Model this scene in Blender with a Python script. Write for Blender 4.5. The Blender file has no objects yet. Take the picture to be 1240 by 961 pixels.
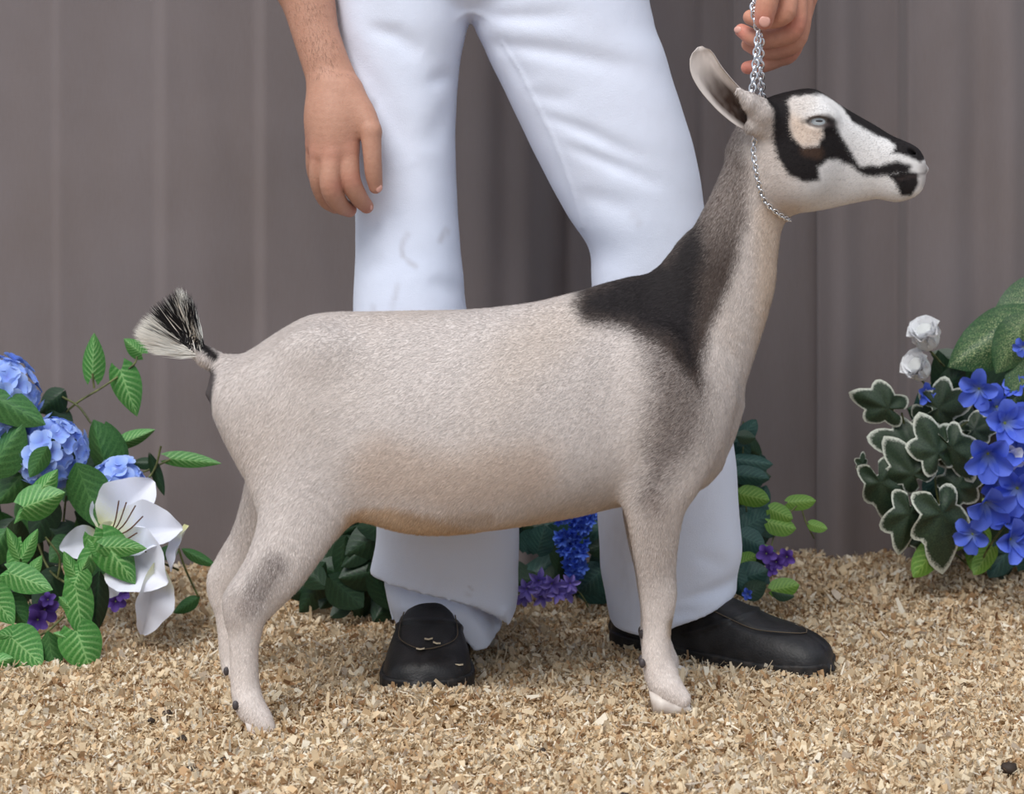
import bpy, math, random
import numpy as np
from mathutils import Vector, Matrix

random.seed(7); rng = np.random.default_rng(7)
SC = bpy.context.scene
COL = SC.collection

# ---------------------------------------------------------------- camera, light, exposure
F = 3000.0; CX = 620.0; HY = -10.0; CAMH = 0.9
cam_d = bpy.data.cameras.new('camera'); cam = bpy.data.objects.new('camera', cam_d); COL.objects.link(cam)
cam.location = (0, 0, CAMH); cam.rotation_euler = (math.pi/2, 0, 0)
cam_d.sensor_width = 36.0; cam_d.lens = F*36.0/1240.0
cam_d.shift_y = (HY-480.5)/1240.0
cam_d.clip_start = 0.05
cam_d.dof.use_dof = True; cam_d.dof.focus_distance = 3.1; cam_d.dof.aperture_fstop = 7.0
SC.camera = cam

world = bpy.data.worlds.new('world'); SC.world = world; world.use_nodes = True
wb = world.node_tree.nodes['Background']; wb.inputs[1].default_value = 0.78
# overcast sky: brighter overhead than at the horizon
_wt = world.node_tree; _tc = _wt.nodes.new('ShaderNodeTexCoord'); _sx = _wt.nodes.new('ShaderNodeSeparateXYZ'); _wt.links.new(_tc.outputs['Generated'], _sx.inputs[0])
_mr = _wt.nodes.new('ShaderNodeMapRange'); _mr.inputs['From Min'].default_value = 0.0; _mr.inputs['From Max'].default_value = 1.0
_mr.inputs['To Min'].default_value = 0.5; _mr.inputs['To Max'].default_value = 1.25; _wt.links.new(_sx.outputs[2], _mr.inputs['Value'])
_hs = _wt.nodes.new('ShaderNodeVectorMath'); _hs.operation = 'SCALE'; _hs.inputs[0].default_value = (0.80, 0.89, 1.0); _wt.links.new(_mr.outputs[0], _hs.inputs['Scale']); _wt.links.new(_hs.outputs[0], wb.inputs[0])
sun_d = bpy.data.lights.new('sun', 'SUN'); sun = bpy.data.objects.new('sun', sun_d); COL.objects.link(sun)
sun_d.energy = 2.3; sun_d.angle = math.radians(38); sun_d.color = (1.0, 0.965, 0.92)
sun.rotation_euler = Vector((0.34, 0.62, -0.95)).to_track_quat('-Z', 'Y').to_euler()
vs = SC.view_settings
vs.view_transform = 'Standard'; vs.look = 'None'; vs.gamma = 1.0; vs.exposure = 0.32; vs.use_curve_mapping = False

# ---------------------------------------------------------------- helpers
def W(px, py, d): return Vector(((px-CX)*d/F, d, CAMH-(py-HY)*d/F))
def lin(c):
    return tuple(((v/255.0)/12.92 if v/255.0 <= 0.04045 else ((v/255.0+0.055)/1.055)**2.4) for v in c)
def tag(o, label=None, cat=None, group=None, kind=None):
    if label: o['label'] = label
    if cat: o['category'] = cat
    if group: o['group'] = group
    if kind: o['kind'] = kind
    return o
WM = {}
def put(o, parent=None, M=None):
    M = M or Matrix.Identity(4)
    COL.objects.link(o)
    if parent is not None:
        o.parent = parent
        o.matrix_basis = WM[parent.name].inverted() @ M
    else:
        o.matrix_basis = M
    WM[o.name] = M
    return o
def empty(name, loc):
    e = bpy.data.objects.new(name, None); e.empty_display_size = 0.05
    return put(e, None, Matrix.Translation(loc))
def np_mesh(name, V, Fc, mats=(), smooth=True, col=None, uv=None):
    """V (n,3); Fc (m,k) faces of one size"""
    V = np.asarray(V, np.float32); Fc = np.asarray(Fc, np.int32)
    me = bpy.data.meshes.new(name)
    m, k = Fc.shape
    me.vertices.add(len(V)); me.vertices.foreach_set('co', V.ravel())
    me.loops.add(m*k); me.loops.foreach_set('vertex_index', Fc.ravel())
    me.polygons.add(m); me.polygons.foreach_set('loop_start', np.arange(0, m*k, k, dtype=np.int32))
    me.update(calc_edges=True)
    me.polygons.foreach_set('use_smooth', np.full(m, smooth, dtype=bool))
    if col is not None:
        a = me.color_attributes.new('Col', 'FLOAT_COLOR', 'POINT')
        c = np.ones((len(V), 4), np.float32); c[:, :3] = col
        a.data.foreach_set('color', c.ravel())
    if uv is not None:
        u = me.uv_layers.new(name='UVMap'); u.data.foreach_set('uv', np.asarray(uv, np.float32)[Fc.ravel()].ravel())
    for mt in mats: me.materials.append(mt)
    me.validate(); return me
def mesh_obj(name, me, parent=None, M=None):
    return put(bpy.data.objects.new(name, me), parent, M)
def local_obj(name, V, Fc, mat, parent=None, **kw):
    """V in world space, stored relative to the parent (or to its own base when top-level)"""
    V = np.asarray(V, float)
    if parent is not None: off = np.array(WM[parent.name].translation)
    else: off = np.array([V[:, 0].mean(), V[:, 1].mean(), V[:, 2].min()])
    return mesh_obj(name, np_mesh(name, V-off, Fc, (mat,), **kw), parent, Matrix.Translation(Vector(off)))
def tube(path, rad, seg=8, cap=True):
    path = [Vector(p) for p in path]; n = len(path)
    rad = rad if hasattr(rad, '__len__') else [rad]*n
    V = []; Fc = []
    up = Vector((0.13, 0.21, 0.97))
    for i, p in enumerate(path):
        t = (path[min(i+1, n-1)]-path[max(i-1, 0)]).normalized()
        a = t.cross(up)
        if a.length < 0.05: a = t.cross(Vector((1, 0, 0)))
        a.normalize(); b = t.cross(a)
        for j in range(seg):
            th = 2*math.pi*j/seg
            V.append(p+(a*math.cos(th)+b*math.sin(th))*rad[i])
    for i in range(n-1):
        for j in range(seg):
            Fc.append((i*seg+j, i*seg+(j+1) % seg, (i+1)*seg+(j+1) % seg, (i+1)*seg+j))
    return np.array([tuple(v) for v in V]), np.array(Fc)
def spline(pts, n):
    """Catmull-Rom through pts (any dimension)"""
    P = np.array(pts, float); m = len(P)
    if m == 2:
        t = np.linspace(0, 1, n)[:, None]; return P[0]*(1-t)+P[1]*t
    E = np.vstack([2*P[0]-P[1], P, 2*P[-1]-P[-2]])
    out = []
    for u in np.linspace(0, m-1-1e-9, n):
        i = int(u); t = u-i; a, b, c, d = E[i:i+4]
        out.append(0.5*((2*b)+(-a+c)*t+(2*a-5*b+4*c-d)*t*t+(-a+3*b-3*c+d)*t**3))
    return np.array(out)
NK = rng.normal(size=(40, 3)); NP = rng.uniform(0, 6.28, 40)
def noise(P, freq, k0=0, n=7):
    P = np.asarray(P); r = 0
    for i in range(k0, k0+n): r = r+np.sin((P[..., 0]*NK[i, 0]+P[..., 1]*NK[i, 1]+P[..., 2]*NK[i, 2])*freq+NP[i])
    return r/n
def sstep(a, b, x):
    t = np.clip((x-a)/(b-a), 0, 1); return t*t*(3-2*t)
def poly_sd(px, py, poly):
    """signed distance (inside negative) to polygon, numpy"""
    P = np.array(poly, float); d = np.full(px.shape, 1e9); ins = np.zeros(px.shape, bool)
    for i in range(len(P)):
        a = P[i]; b = P[(i+1) % len(P)]; e = b-a
        wx = px-a[0]; wy = py-a[1]
        t = np.clip((wx*e[0]+wy*e[1])/(e@e+1e-12), 0, 1)
        d = np.minimum(d, (wx-e[0]*t)**2+(wy-e[1]*t)**2)
        c = ((a[1] > py) != (b[1] > py))
        if abs(e[1]) > 1e-9: ins ^= c & (px < e[0]*(py-a[1])/e[1]+a[0])
    d = np.sqrt(d); return np.where(ins, -d, d)
def line_d(px, py, pts):
    d = np.full(px.shape, 1e9)
    for a, b in zip(pts[:-1], pts[1:]):
        ex, ey = b[0]-a[0], b[1]-a[1]
        t = np.clip(((px-a[0])*ex+(py-a[1])*ey)/(ex*ex+ey*ey+1e-12), 0, 1)
        d = np.minimum(d, (px-a[0]-ex*t)**2+(py-a[1]-ey*t)**2)
    return np.sqrt(d)

# --- implicit surfaces: a field sampled on a grid, blended with smooth minima, meshed by surface nets
class Field:
    def __init__(s, lo, hi, h):
        s.lo = np.array(lo, float); s.h = h
        s.n = np.ceil((np.array(hi)-s.lo)/h).astype(int)+1
        s.A = np.full(s.n, 1.0, np.float32)
    def region(s, lo, hi):
        i0 = np.clip(np.floor((np.array(lo)-s.lo)/s.h).astype(int), 0, s.n); i1 = np.clip(np.ceil((np.array(hi)-s.lo)/s.h).astype(int)+1, 0, s.n)
        sl = tuple(slice(a, b) for a, b in zip(i0, i1))
        ax = [((np.arange(a, b))*s.h+l).astype(np.float32) for a, b, l in zip(i0, i1, s.lo)]
        return sl, ax[0][:, None, None], ax[1][None, :, None], ax[2][None, None, :]
    def add(s, fn, lo, hi, k):
        sl, X, Y, Z = s.region(lo, hi)
        if 0 in s.A[sl].shape: return
        b = fn(X, Y, Z).astype(np.float32); a = s.A[sl]
        h = np.maximum(k-np.abs(a-b), 0)/k
        s.A[sl] = np.minimum(a, b)-h*h*k*0.25
    def cut(s, fn, lo, hi, k):
        sl, X, Y, Z = s.region(lo, hi)
        if 0 in s.A[sl].shape: return
        b = -fn(X, Y, Z).astype(np.float32); a = s.A[sl]
        h = np.maximum(k-np.abs(a-b), 0)/k
        s.A[sl] = np.maximum(a, b)+h*h*k*0.25
    def cone(s, a, b, r1, r2, k, n=(0, 1, 0), s1=1.0, s2=1.0, cut=False, pad=0.0):
        a = np.array(a, float); b = np.array(b, float); ba = b-a; L = ba@ba+1e-12; nv = np.array(n, float)
        def fn(X, Y, Z):
            vx, vy, vz = X-a[0], Y-a[1], Z-a[2]
            t = np.clip((vx*ba[0]+vy*ba[1]+vz*ba[2])/L, 0, 1)
            vx = vx-t*ba[0]; vy = vy-t*ba[1]; vz = vz-t*ba[2]
            sc = 1/(s1+(s2-s1)*t)-1; q = (vx*nv[0]+vy*nv[1]+vz*nv[2])*sc
            vx = vx+q*nv[0]; vy = vy+q*nv[1]; vz = vz+q*nv[2]
            return np.sqrt(vx*vx+vy*vy+vz*vz)-(r1+(r2-r1)*t)
        R = max(r1*max(1, s1), r2*max(1, s2))+k+pad+3*s.h
        (s.cut if cut else s.add)(fn, np.minimum(a, b)-R, np.maximum(a, b)+R, k)
    def ellip(s, c, r, k, cut=False):
        c = np.array(c, float); r = np.array(r, float); m = r.min()
        def fn(X, Y, Z):
            return (np.sqrt(((X-c[0])/r[0])**2+((Y-c[1])/r[1])**2+((Z-c[2])/r[2])**2)-1)*m
        R = r*(1+(k+3*s.h)/m)
        (s.cut if cut else s.add)(fn, c-R, c+R, k)
    def chain(s, pts, k, n=(0, 1, 0)):
        """pts: (px, py, depth, radius_px, flatten)"""
        pts = spline([(tuple(p)+(1.0,))[:5] for p in pts], (len(pts)-1)*5+1)
        C = np.array([tuple(W(*p[:3]))+(p[3]*p[2]/F,) for p in pts]); R = C[:, 3].max()+k+4*s.h
        lo = C[:, :3].min(0)-R; hi = C[:, :3].max(0)+R; T = Field(lo, lo, s.h)
        i0 = np.clip(np.floor((lo-s.lo)/s.h).astype(int), 0, s.n); i1 = np.clip(np.ceil((hi-s.lo)/s.h).astype(int)+1, 0, s.n)
        if np.any(i1 <= i0): return
        T.lo = s.lo+i0*s.h; T.n = i1-i0; T.A = np.full(T.n, 1.0, np.float32)
        for a, b, p, q in zip(C[:-1], C[1:], pts[:-1], pts[1:]):
            T.cone(a[:3], b[:3], a[3], b[3], .0002, n, p[4], q[4], pad=k)
        sl = tuple(slice(a, b) for a, b in zip(i0, i1)); a = s.A[sl]; b = T.A; h = np.maximum(k-np.abs(a-b), 0)/k
        s.A[sl] = np.minimum(a, b)-h*h*k*0.25
    def sample(s, P):
        q = (np.asarray(P)-s.lo)/s.h; i = np.clip(np.floor(q).astype(int), 0, s.n-2); f = q-i; r = 0
        for dx in (0, 1):
            for dy in (0, 1):
                for dz in (0, 1):
                    w = np.abs(1-dx-f[:, 0])*np.abs(1-dy-f[:, 1])*np.abs(1-dz-f[:, 2])
                    r = r+w*s.A[i[:, 0]+dx, i[:, 1]+dy, i[:, 2]+dz]
        return r
    def grad(s, P):
        e = s.h; G = np.stack([s.sample(P+d)-s.sample(P-d) for d in np.eye(3)*e], 1)
        return G/(np.linalg.norm(G, axis=1, keepdims=True)+1e-9)
    def mesh(s):
        A = s.A; sg = A < 0; nx, ny, nz = A.shape
        c = np.zeros((nx-1, ny-1, nz-1), np.int8)
        for dx in (0, 1):
            for dy in (0, 1):
                for dz in (0, 1): c += sg[dx:nx-1+dx, dy:ny-1+dy, dz:nz-1+dz]
        act = (c > 0) & (c < 8); idx = np.argwhere(act)
        vid = np.full(act.shape, -1, np.int32); vid[act] = np.arange(len(idx))
        acc = np.zeros((len(idx), 3)); cnt = np.zeros((len(idx), 1))
        for ax in range(3):
            o = [k for k in range(3) if k != ax]
            for u in (0, 1):
                for v in (0, 1):
                    o1 = np.zeros(3, int); o1[o[0]] = u; o1[o[1]] = v; o2 = o1.copy(); o2[ax] = 1
                    i1 = idx+o1; i2 = idx+o2
                    a = A[i1[:, 0], i1[:, 1], i1[:, 2]]; b = A[i2[:, 0], i2[:, 1], i2[:, 2]]
                    m = ((a < 0) != (b < 0)); t = np.where(m, a/(a-b+1e-20), 0)
                    acc += m[:, None]*(o1+t[:, None]*(o2-o1)); cnt += m[:, None]
        V = s.lo+(idx+acc/cnt)*s.h
        for _ in range(2):                                   # settle on the surface
            e = s.h*.5; f = s.sample(V); g = np.stack([s.sample(V+d)-s.sample(V-d) for d in np.eye(3)*e], 1)/(2*e)
            st = g*(f/(np.sum(g*g, 1)+.05))[:, None]; V = V-np.clip(st, -s.h*.6, s.h*.6)
        Q = []
        for ax in range(3):
            o = [(ax+1) % 3, (ax+2) % 3]
            sa = [slice(1, -1)]*3; sb = [slice(1, -1)]*3; sa[ax] = slice(0, -1); sb[ax] = slice(1, None)
            a = sg[tuple(sa)]; b = sg[tuple(sb)]
            e = np.argwhere(a != b); fl = a[a != b]
            base = e.copy(); base[:, o[0]] += 1; base[:, o[1]] += 1
            def cell(u, v):
                k = base.copy(); k[:, o[0]] -= u; k[:, o[1]] -= v; return vid[k[:, 0], k[:, 1], k[:, 2]]
            q = np.stack([cell(1, 1), cell(0, 1), cell(0, 0), cell(1, 0)], 1)
            q[~fl] = q[~fl][:, ::-1]; Q.append(q)
        return V, np.vstack(Q)

# ---------------------------------------------------------------- materials
def mat(name, col=(0.5, 0.5, 0.5), rough=0.7, metal=0.0, attr=False, spec=0.4, sheen=0.0):
    m = bpy.data.materials.new(name); m.use_nodes = True
    b = m.node_tree.nodes['Principled BSDF']
    b.inputs['Base Color'].default_value = (*col, 1); b.inputs['Roughness'].default_value = rough
    b.inputs['Metallic'].default_value = metal; b.inputs['Specular IOR Level'].default_value = spec
    if sheen: b.inputs['Sheen Weight'].default_value = sheen
    if attr:
        a = m.node_tree.nodes.new('ShaderNodeAttribute'); a.attribute_name = 'Col'
        m.node_tree.links.new(a.outputs['Color'], b.inputs['Base Color'])
    return m
class NT:
    def __init__(s, m): s.t = m.node_tree; s.b = s.t.nodes['Principled BSDF']
    def n(s, kind, **kw):
        x = s.t.nodes.new(kind)
        for k, v in kw.items():
            if k.startswith('i_'): x.inputs[k[2:].replace('_', ' ')].default_value = v
            else: setattr(x, k, v)
        return x
    def l(s, a, b): s.t.links.new(a, b)
    def math(s, op, a, b=None, clamp=False):
        x = s.t.nodes.new('ShaderNodeMath'); x.operation = op; x.use_clamp = clamp
        for i, v in enumerate((a, b)):
            if v is None: continue
            if isinstance(v, (int, float)): x.inputs[i].default_value = v
            else: s.l(v, x.inputs[i])
        return x.outputs[0]
    def ramp(s, f, stops):
        r = s.t.nodes.new('ShaderNodeValToRGB'); e = r.color_ramp.elements
        while len(e) < len(stops): e.new(0.5)
        for k, (p, c) in zip(e, stops): k.position = p; k.color = (*c, 1)
        s.l(f, r.inputs[0]); return r.outputs[0]
    def mix(s, f, a, b, mode='MIX'):
        x = s.t.nodes.new('ShaderNodeMix'); x.data_type = 'RGBA'; x.blend_type = mode
        for i, v in ((0, f), (6, a), (7, b)):
            if isinstance(v, (int, float)): x.inputs[i].default_value = v
            elif isinstance(v, tuple): x.inputs[i].default_value = (*v, 1)
            else: s.l(v, x.inputs[i])
        return x.outputs[2]
    def noise(s, scale, detail=4, vec=None, rough=0.5):
        x = s.t.nodes.new('ShaderNodeTexNoise'); x.inputs['Scale'].default_value = scale; x.inputs['Detail'].default_value = detail; x.inputs['Roughness'].default_value = rough
        if vec is not None: s.l(vec, x.inputs['Vector'])
        return x.outputs['Fac']
    def obj(s): return s.t.nodes.new('ShaderNodeTexCoord').outputs['Object']
    def bump(s, h, strength, dist):
        x = s.t.nodes.new('ShaderNodeBump'); x.inputs['Strength'].default_value = strength; x.inputs['Distance'].default_value = dist
        s.l(h, x.inputs['Height']); s.l(x.outputs[0], s.b.inputs['Normal'])
    def color(s, c): s.l(c, s.b.inputs['Base Color'])
    def stretch(s, vec, sc):
        x = s.t.nodes.new('ShaderNodeMapping'); x.inputs['Scale'].default_value = sc; s.l(vec, x.inputs['Vector']); return x.outputs[0]

M_coat = mat('goat_coat', rough=0.8, attr=True, spec=0.15)
M_fur = mat('goat_fur', rough=0.65, attr=True, spec=0.2)
M_horn = mat('hoof_horn', lin((206, 198, 192)), 0.5)
_t = NT(M_horn); _t.color(_t.ramp(_t.noise(60, 4, _t.obj()), [(0.3, lin((186, 174, 166))), (0.7, lin((224, 215, 207)))]))
M_darkhorn = mat('dewclaw_horn', lin((70, 64, 66)), 0.5)
M_eye = mat('goat_eye', (0.58, 0.63, 0.66), 0.08, spec=0.7)
M_skin = mat('skin', rough=0.55, attr=True, spec=0.35)
_t = NT(M_skin); _a = [n for n in _t.t.nodes if n.type == 'ATTRIBUTE'][0]
_t.color(_t.mix(_t.math('MULTIPLY', _t.noise(140, 5, _t.obj()), 0.35), _a.outputs['Color'], lin((120, 66, 48))))
_t.bump(_t.noise(420, 4, _t.obj()), 0.35, 0.0015); _t.b.inputs['Subsurface Weight'].default_value = 0.06; _t.b.inputs['Subsurface Radius'].default_value = (0.01, 0.004, 0.002)
M_nail = mat('fingernail', lin((214, 162, 148)), 0.35)
M_denim = mat('white_denim', rough=0.85, attr=True, spec=0.2, sheen=0.1)
_t = NT(M_denim); _t.bump(_t.math('ADD', _t.noise(1500, 2, _t.stretch(_t.obj(), (1, 1, 0.35))), _t.math('MULTIPLY', _t.noise(28, 4, _t.obj()), 2.2)), 0.3, 0.0025)
M_leather = mat('black_leather', lin((26, 25, 27)), 0.48, spec=0.4)
_t = NT(M_leather); _t.color(_t.ramp(_t.noise(45, 5, _t.obj()), [(0.35, lin((20, 19, 21))), (0.75, lin((44, 42, 44)))]))
_t.bump(_t.noise(380, 4, _t.obj()), 0.3, 0.0015)
M_rubber = mat('black_rubber', lin((30, 29, 32)), 0.6)
_t = NT(M_rubber); _t.color(_t.ramp(_t.noise(90, 4, _t.obj()), [(0.45, lin((24, 23, 25))), (0.8, lin((66, 60, 56)))]))
M_thread = mat('shoe_thread', lin((92, 80, 66)), 0.8)
M_steel = mat('chain_steel', (0.86, 0.87, 0.9), 0.16, 1.0)
M_shirt = mat('white_shirt', lin((226, 228, 236)), 0.9)
M_hair = mat('dark_hair', lin((74, 52, 40)), 0.7)
M_shav = mat('wood_shaving', rough=0.8, attr=True, spec=0.2)
_t = NT(M_shav); _a = [n for n in _t.t.nodes if n.type == 'ATTRIBUTE'][0]
_t.color(_t.mix(_t.math('MULTIPLY', _t.noise(500, 3, _t.stretch(_t.obj(), (1, 0.3, 1))), 0.35), _a.outputs['Color'], lin((172, 134, 92))))
_tr = _t.n('ShaderNodeBsdfTranslucent'); _t.l(_a.outputs['Color'], _tr.inputs['Color'])
_mx = _t.n('ShaderNodeMixShader'); _mx.inputs[0].default_value = 0.25
_o = [n for n in _t.t.nodes if n.type == 'OUTPUT_MATERIAL'][0]
_t.l(_t.b.outputs[0], _mx.inputs[1]); _t.l(_tr.outputs[0], _mx.inputs[2]); _t.l(_mx.outputs[0], _o.inputs[0])
M_bed = mat('bedding', lin((188, 152, 108)), 0.9, spec=0.1)
_t = NT(M_bed); _n1 = _t.noise(170, 6, _t.obj(), 0.7)
_t.color(_t.ramp(_n1, [(0.3, lin((120, 88, 56))), (0.5, lin((186, 148, 104))), (0.72, lin((226, 200, 160)))])); _t.bump(_n1, 0.9, 0.01)
M_curt = mat('grey_curtain', lin((120, 112, 113)), 0.9, spec=0.15, sheen=0.15)
_t = NT(M_curt); _o = _t.obj()
_n = _t.math('ADD', _t.math('MULTIPLY', _t.noise(3.2, 4, _t.stretch(_o, (1.6, 1, 0.8))), 0.75), _t.math('MULTIPLY', _t.noise(420, 2, _t.stretch(_o, (1, 1, 0.12))), 0.25))
_t.color(_t.ramp(_n, [(0.3, lin((117, 107, 105))), (0.52, lin((121, 112, 112))), (0.75, lin((124, 116, 117)))]))
_t.bump(_t.math('ADD', _t.noise(700, 2, _t.stretch(_o, (1, 1, 0.1))), _t.noise(700, 2, _t.stretch(_o, (0.1, 1, 1)))), 0.18, 0.001)
M_pellet = mat('dark_pellet', lin((48, 36, 28)), 0.7)

def leaf_mat(name, dark, mid, pale, veins=9.0, vein_amt=0.8, mott=0.0, rough=0.45):
    m = mat(name, mid, rough, spec=0.4); t = NT(m)
    sx = t.n('ShaderNodeSeparateXYZ'); t.l(t.n('ShaderNodeTexCoord').outputs['UV'], sx.inputs[0])
    u = t.math('ABSOLUTE', t.math('SUBTRACT', t.math('MULTIPLY', sx.outputs[0], 2.0), 1.0)); v = sx.outputs[1]
    ns = t.noise(38, 4, t.obj())
    ph = t.math('ADD', t.math('SUBTRACT', t.math('MULTIPLY', v, veins), t.math('MULTIPLY', u, veins*0.34)), t.math('MULTIPLY', ns, 0.55))
    st = t.math('ABSOLUTE', t.math('SUBTRACT', t.math('FRACT', ph), 0.5))
    vein = t.math('MULTIPLY', t.math('MULTIPLY', t.math('SUBTRACT', st, 0.22), 4.0, True), t.math('SUBTRACT', 1.15, u), True)
    mid_rib = t.math('SUBTRACT', 1.0, t.math('MULTIPLY', u, 14.0), True)
    base = t.ramp(ns, [(0.3, dark), (0.7, mid)])
    fac = t.math('MULTIPLY', t.math('MAXIMUM', vein, mid_rib), vein_amt)
    c = t.mix(fac, base, pale)
    if mott:
        sp = t.math('MULTIPLY', t.math('SUBTRACT', t.noise(70, 5, t.obj(), 0.7), 0.52), 9.0, True)
        c = t.mix(t.math('MULTIPLY', t.math('MULTIPLY', sp, t.math('SUBTRACT', 1.1, u), True), mott), c, lin((214, 222, 160)))
    t.color(c); t.bump(fac, 0.25, 0.002)
    return m
M_arrow = leaf_mat('arrowhead_leaf', lin((44, 98, 42)), lin((78, 142, 66)), lin((150, 192, 124)), 8, 0.75)
M_green = leaf_mat('green_leaf', lin((32, 74, 36)), lin((64, 112, 58)), lin((98, 146, 84)), 7, 0.4)
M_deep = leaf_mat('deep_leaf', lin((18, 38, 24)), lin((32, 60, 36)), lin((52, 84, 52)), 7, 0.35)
M_teal = leaf_mat('teal_leaf', lin((28, 56, 52)), lin((46, 84, 76)), lin((82, 120, 104)), 7, 0.35)
M_lime = leaf_mat('lime_leaf', lin((70, 108, 34)), lin((104, 146, 52)), lin((158, 186, 96)), 7, 0.5)
M_dief = leaf_mat('mottled_leaf', lin((22, 56, 30)), lin((38, 80, 42)), lin((120, 152, 92)), 8, 0.18, 0.7)
M_ivy = mat('ivy_leaf', lin((36, 52, 40)), 0.5)
_t = NT(M_ivy); _sx = _t.n('ShaderNodeSeparateXYZ'); _t.l(_t.n('ShaderNodeTexCoord').outputs['UV'], _sx.inputs[0])
_nn = _t.noise(45, 4, _t.obj())
_t.color(_t.mix(_t.math('MULTIPLY', _t.math('SUBTRACT', _t.math('ADD', _sx.outputs[0], _t.math('MULTIPLY', _nn, 0.22)), 0.985), 12.0, True), _t.ramp(_nn, [(0.35, lin((30, 46, 34))), (0.7, lin((58, 76, 52)))]), lin((206, 210, 196))))
M_stem = mat('plant_stem', lin((86, 92, 52)), 0.6)
_t = NT(M_stem); _t.color(_t.ramp(_t.noise(80, 3, _t.obj()), [(0.35, lin((62, 66, 38))), (0.7, lin((112, 118, 70)))]))
def petal_mat(name, inner, mid, outer, rough=0.6):
    m = mat(name, mid, rough, spec=0.25); t = NT(m)
    sx = t.n('ShaderNodeSeparateXYZ'); t.l(t.n('ShaderNodeTexCoord').outputs['UV'], sx.inputs[0])
    f = t.math('ADD', sx.outputs[1], t.math('MULTIPLY', t.math('SUBTRACT', t.noise(60, 3, t.obj()), 0.5), 0.35))
    t.color(t.ramp(f, [(0.05, inner), (0.4, mid), (0.95, outer)]))
    tr = t.n('ShaderNodeBsdfTranslucent'); tr.inputs[0].default_value = (*mid, 1); mx = t.n('ShaderNodeMixShader'); mx.inputs[0].default_value = 0.22
    o = [n for n in t.t.nodes if n.type == 'OUTPUT_MATERIAL'][0]
    t.l(t.b.outputs[0], mx.inputs[1]); t.l(tr.outputs[0], mx.inputs[2]); t.l(mx.outputs[0], o.inputs[0])
    return m
M_hyd = petal_mat('hydrangea_petal', lin((132, 150, 222)), lin((142, 172, 242)), lin((172, 196, 250)))
M_lily = petal_mat('lily_petal', lin((226, 226, 170)), lin((222, 226, 240)), lin((234, 236, 248)))
M_vio = petal_mat('violet_petal', lin((60, 34, 96)), lin((92, 62, 152)), lin((122, 92, 184)))
M_blue = petal_mat('blue_petal', lin((130, 150, 196)), lin((78, 104, 214)), lin((104, 128, 236)))
M_mus = petal_mat('bluebell_petal', lin((60, 84, 186)), lin((76, 114, 228)), lin((110, 150, 244)))
M_mauve = petal_mat('mauve_petal', lin((120, 100, 196)), lin((146, 130, 222)), lin((176, 160, 238)))
M_white = petal_mat('white_petal', lin((222, 224, 222)), lin((236, 237, 240)), lin((246, 246, 248)))
M_stamen = mat('stamen', lin((96, 62, 44)), 0.7)
M_core = mat('flower_core', lin((136, 150, 84)), 0.7)

# ---------------------------------------------------------------- setting: floor and curtains
def gh(x, y):
    P = np.stack([x, y, 0*x], -1)
    z = 0.006*noise(P, 7.0, 0)+0.006*noise(P, 19.0, 7)+0.003*noise(P, 48.0, 14)
    z = z+0.026*sstep(3.52, 3.74, y)*sstep(0.12, 0.45, x)+0.006*sstep(3.4, 3.7, y)
    z = z+0.014*np.exp(-((x+0.11)**2/0.02+(y-3.12)**2/0.002))          # heaped before the toe
    z = z+0.012*np.exp(-((x-0.30)**2/0.03+(y-3.20)**2/0.003))
    z = z+0.012*np.exp(-((x+0.36)**2/0.01+(y-3.10)**2/0.004))
    z = z-0.012*np.exp(-((x+0.02)**2/0.006+(y-3.30)**2/0.01))
    return z
gx = np.linspace(-1.7, 1.7, 260); gy = np.linspace(1.2, 3.95, 210)
GX, GY = np.meshgrid(gx, gy, indexing='ij')
V = np.stack([GX, GY, gh(GX, GY)-0.004], -1).reshape(-1, 3)
i = np.arange(259)[:, None]*210+np.arange(209)[None, :]
Q = np.stack([i, i+210, i+211, i+1], -1).reshape(-1, 4)
fl = mesh_obj('floor', np_mesh('floor', V, Q, (M_bed,))); tag(fl, 'pale wood-shaving covered show ring floor', 'floor', kind='structure')

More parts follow.
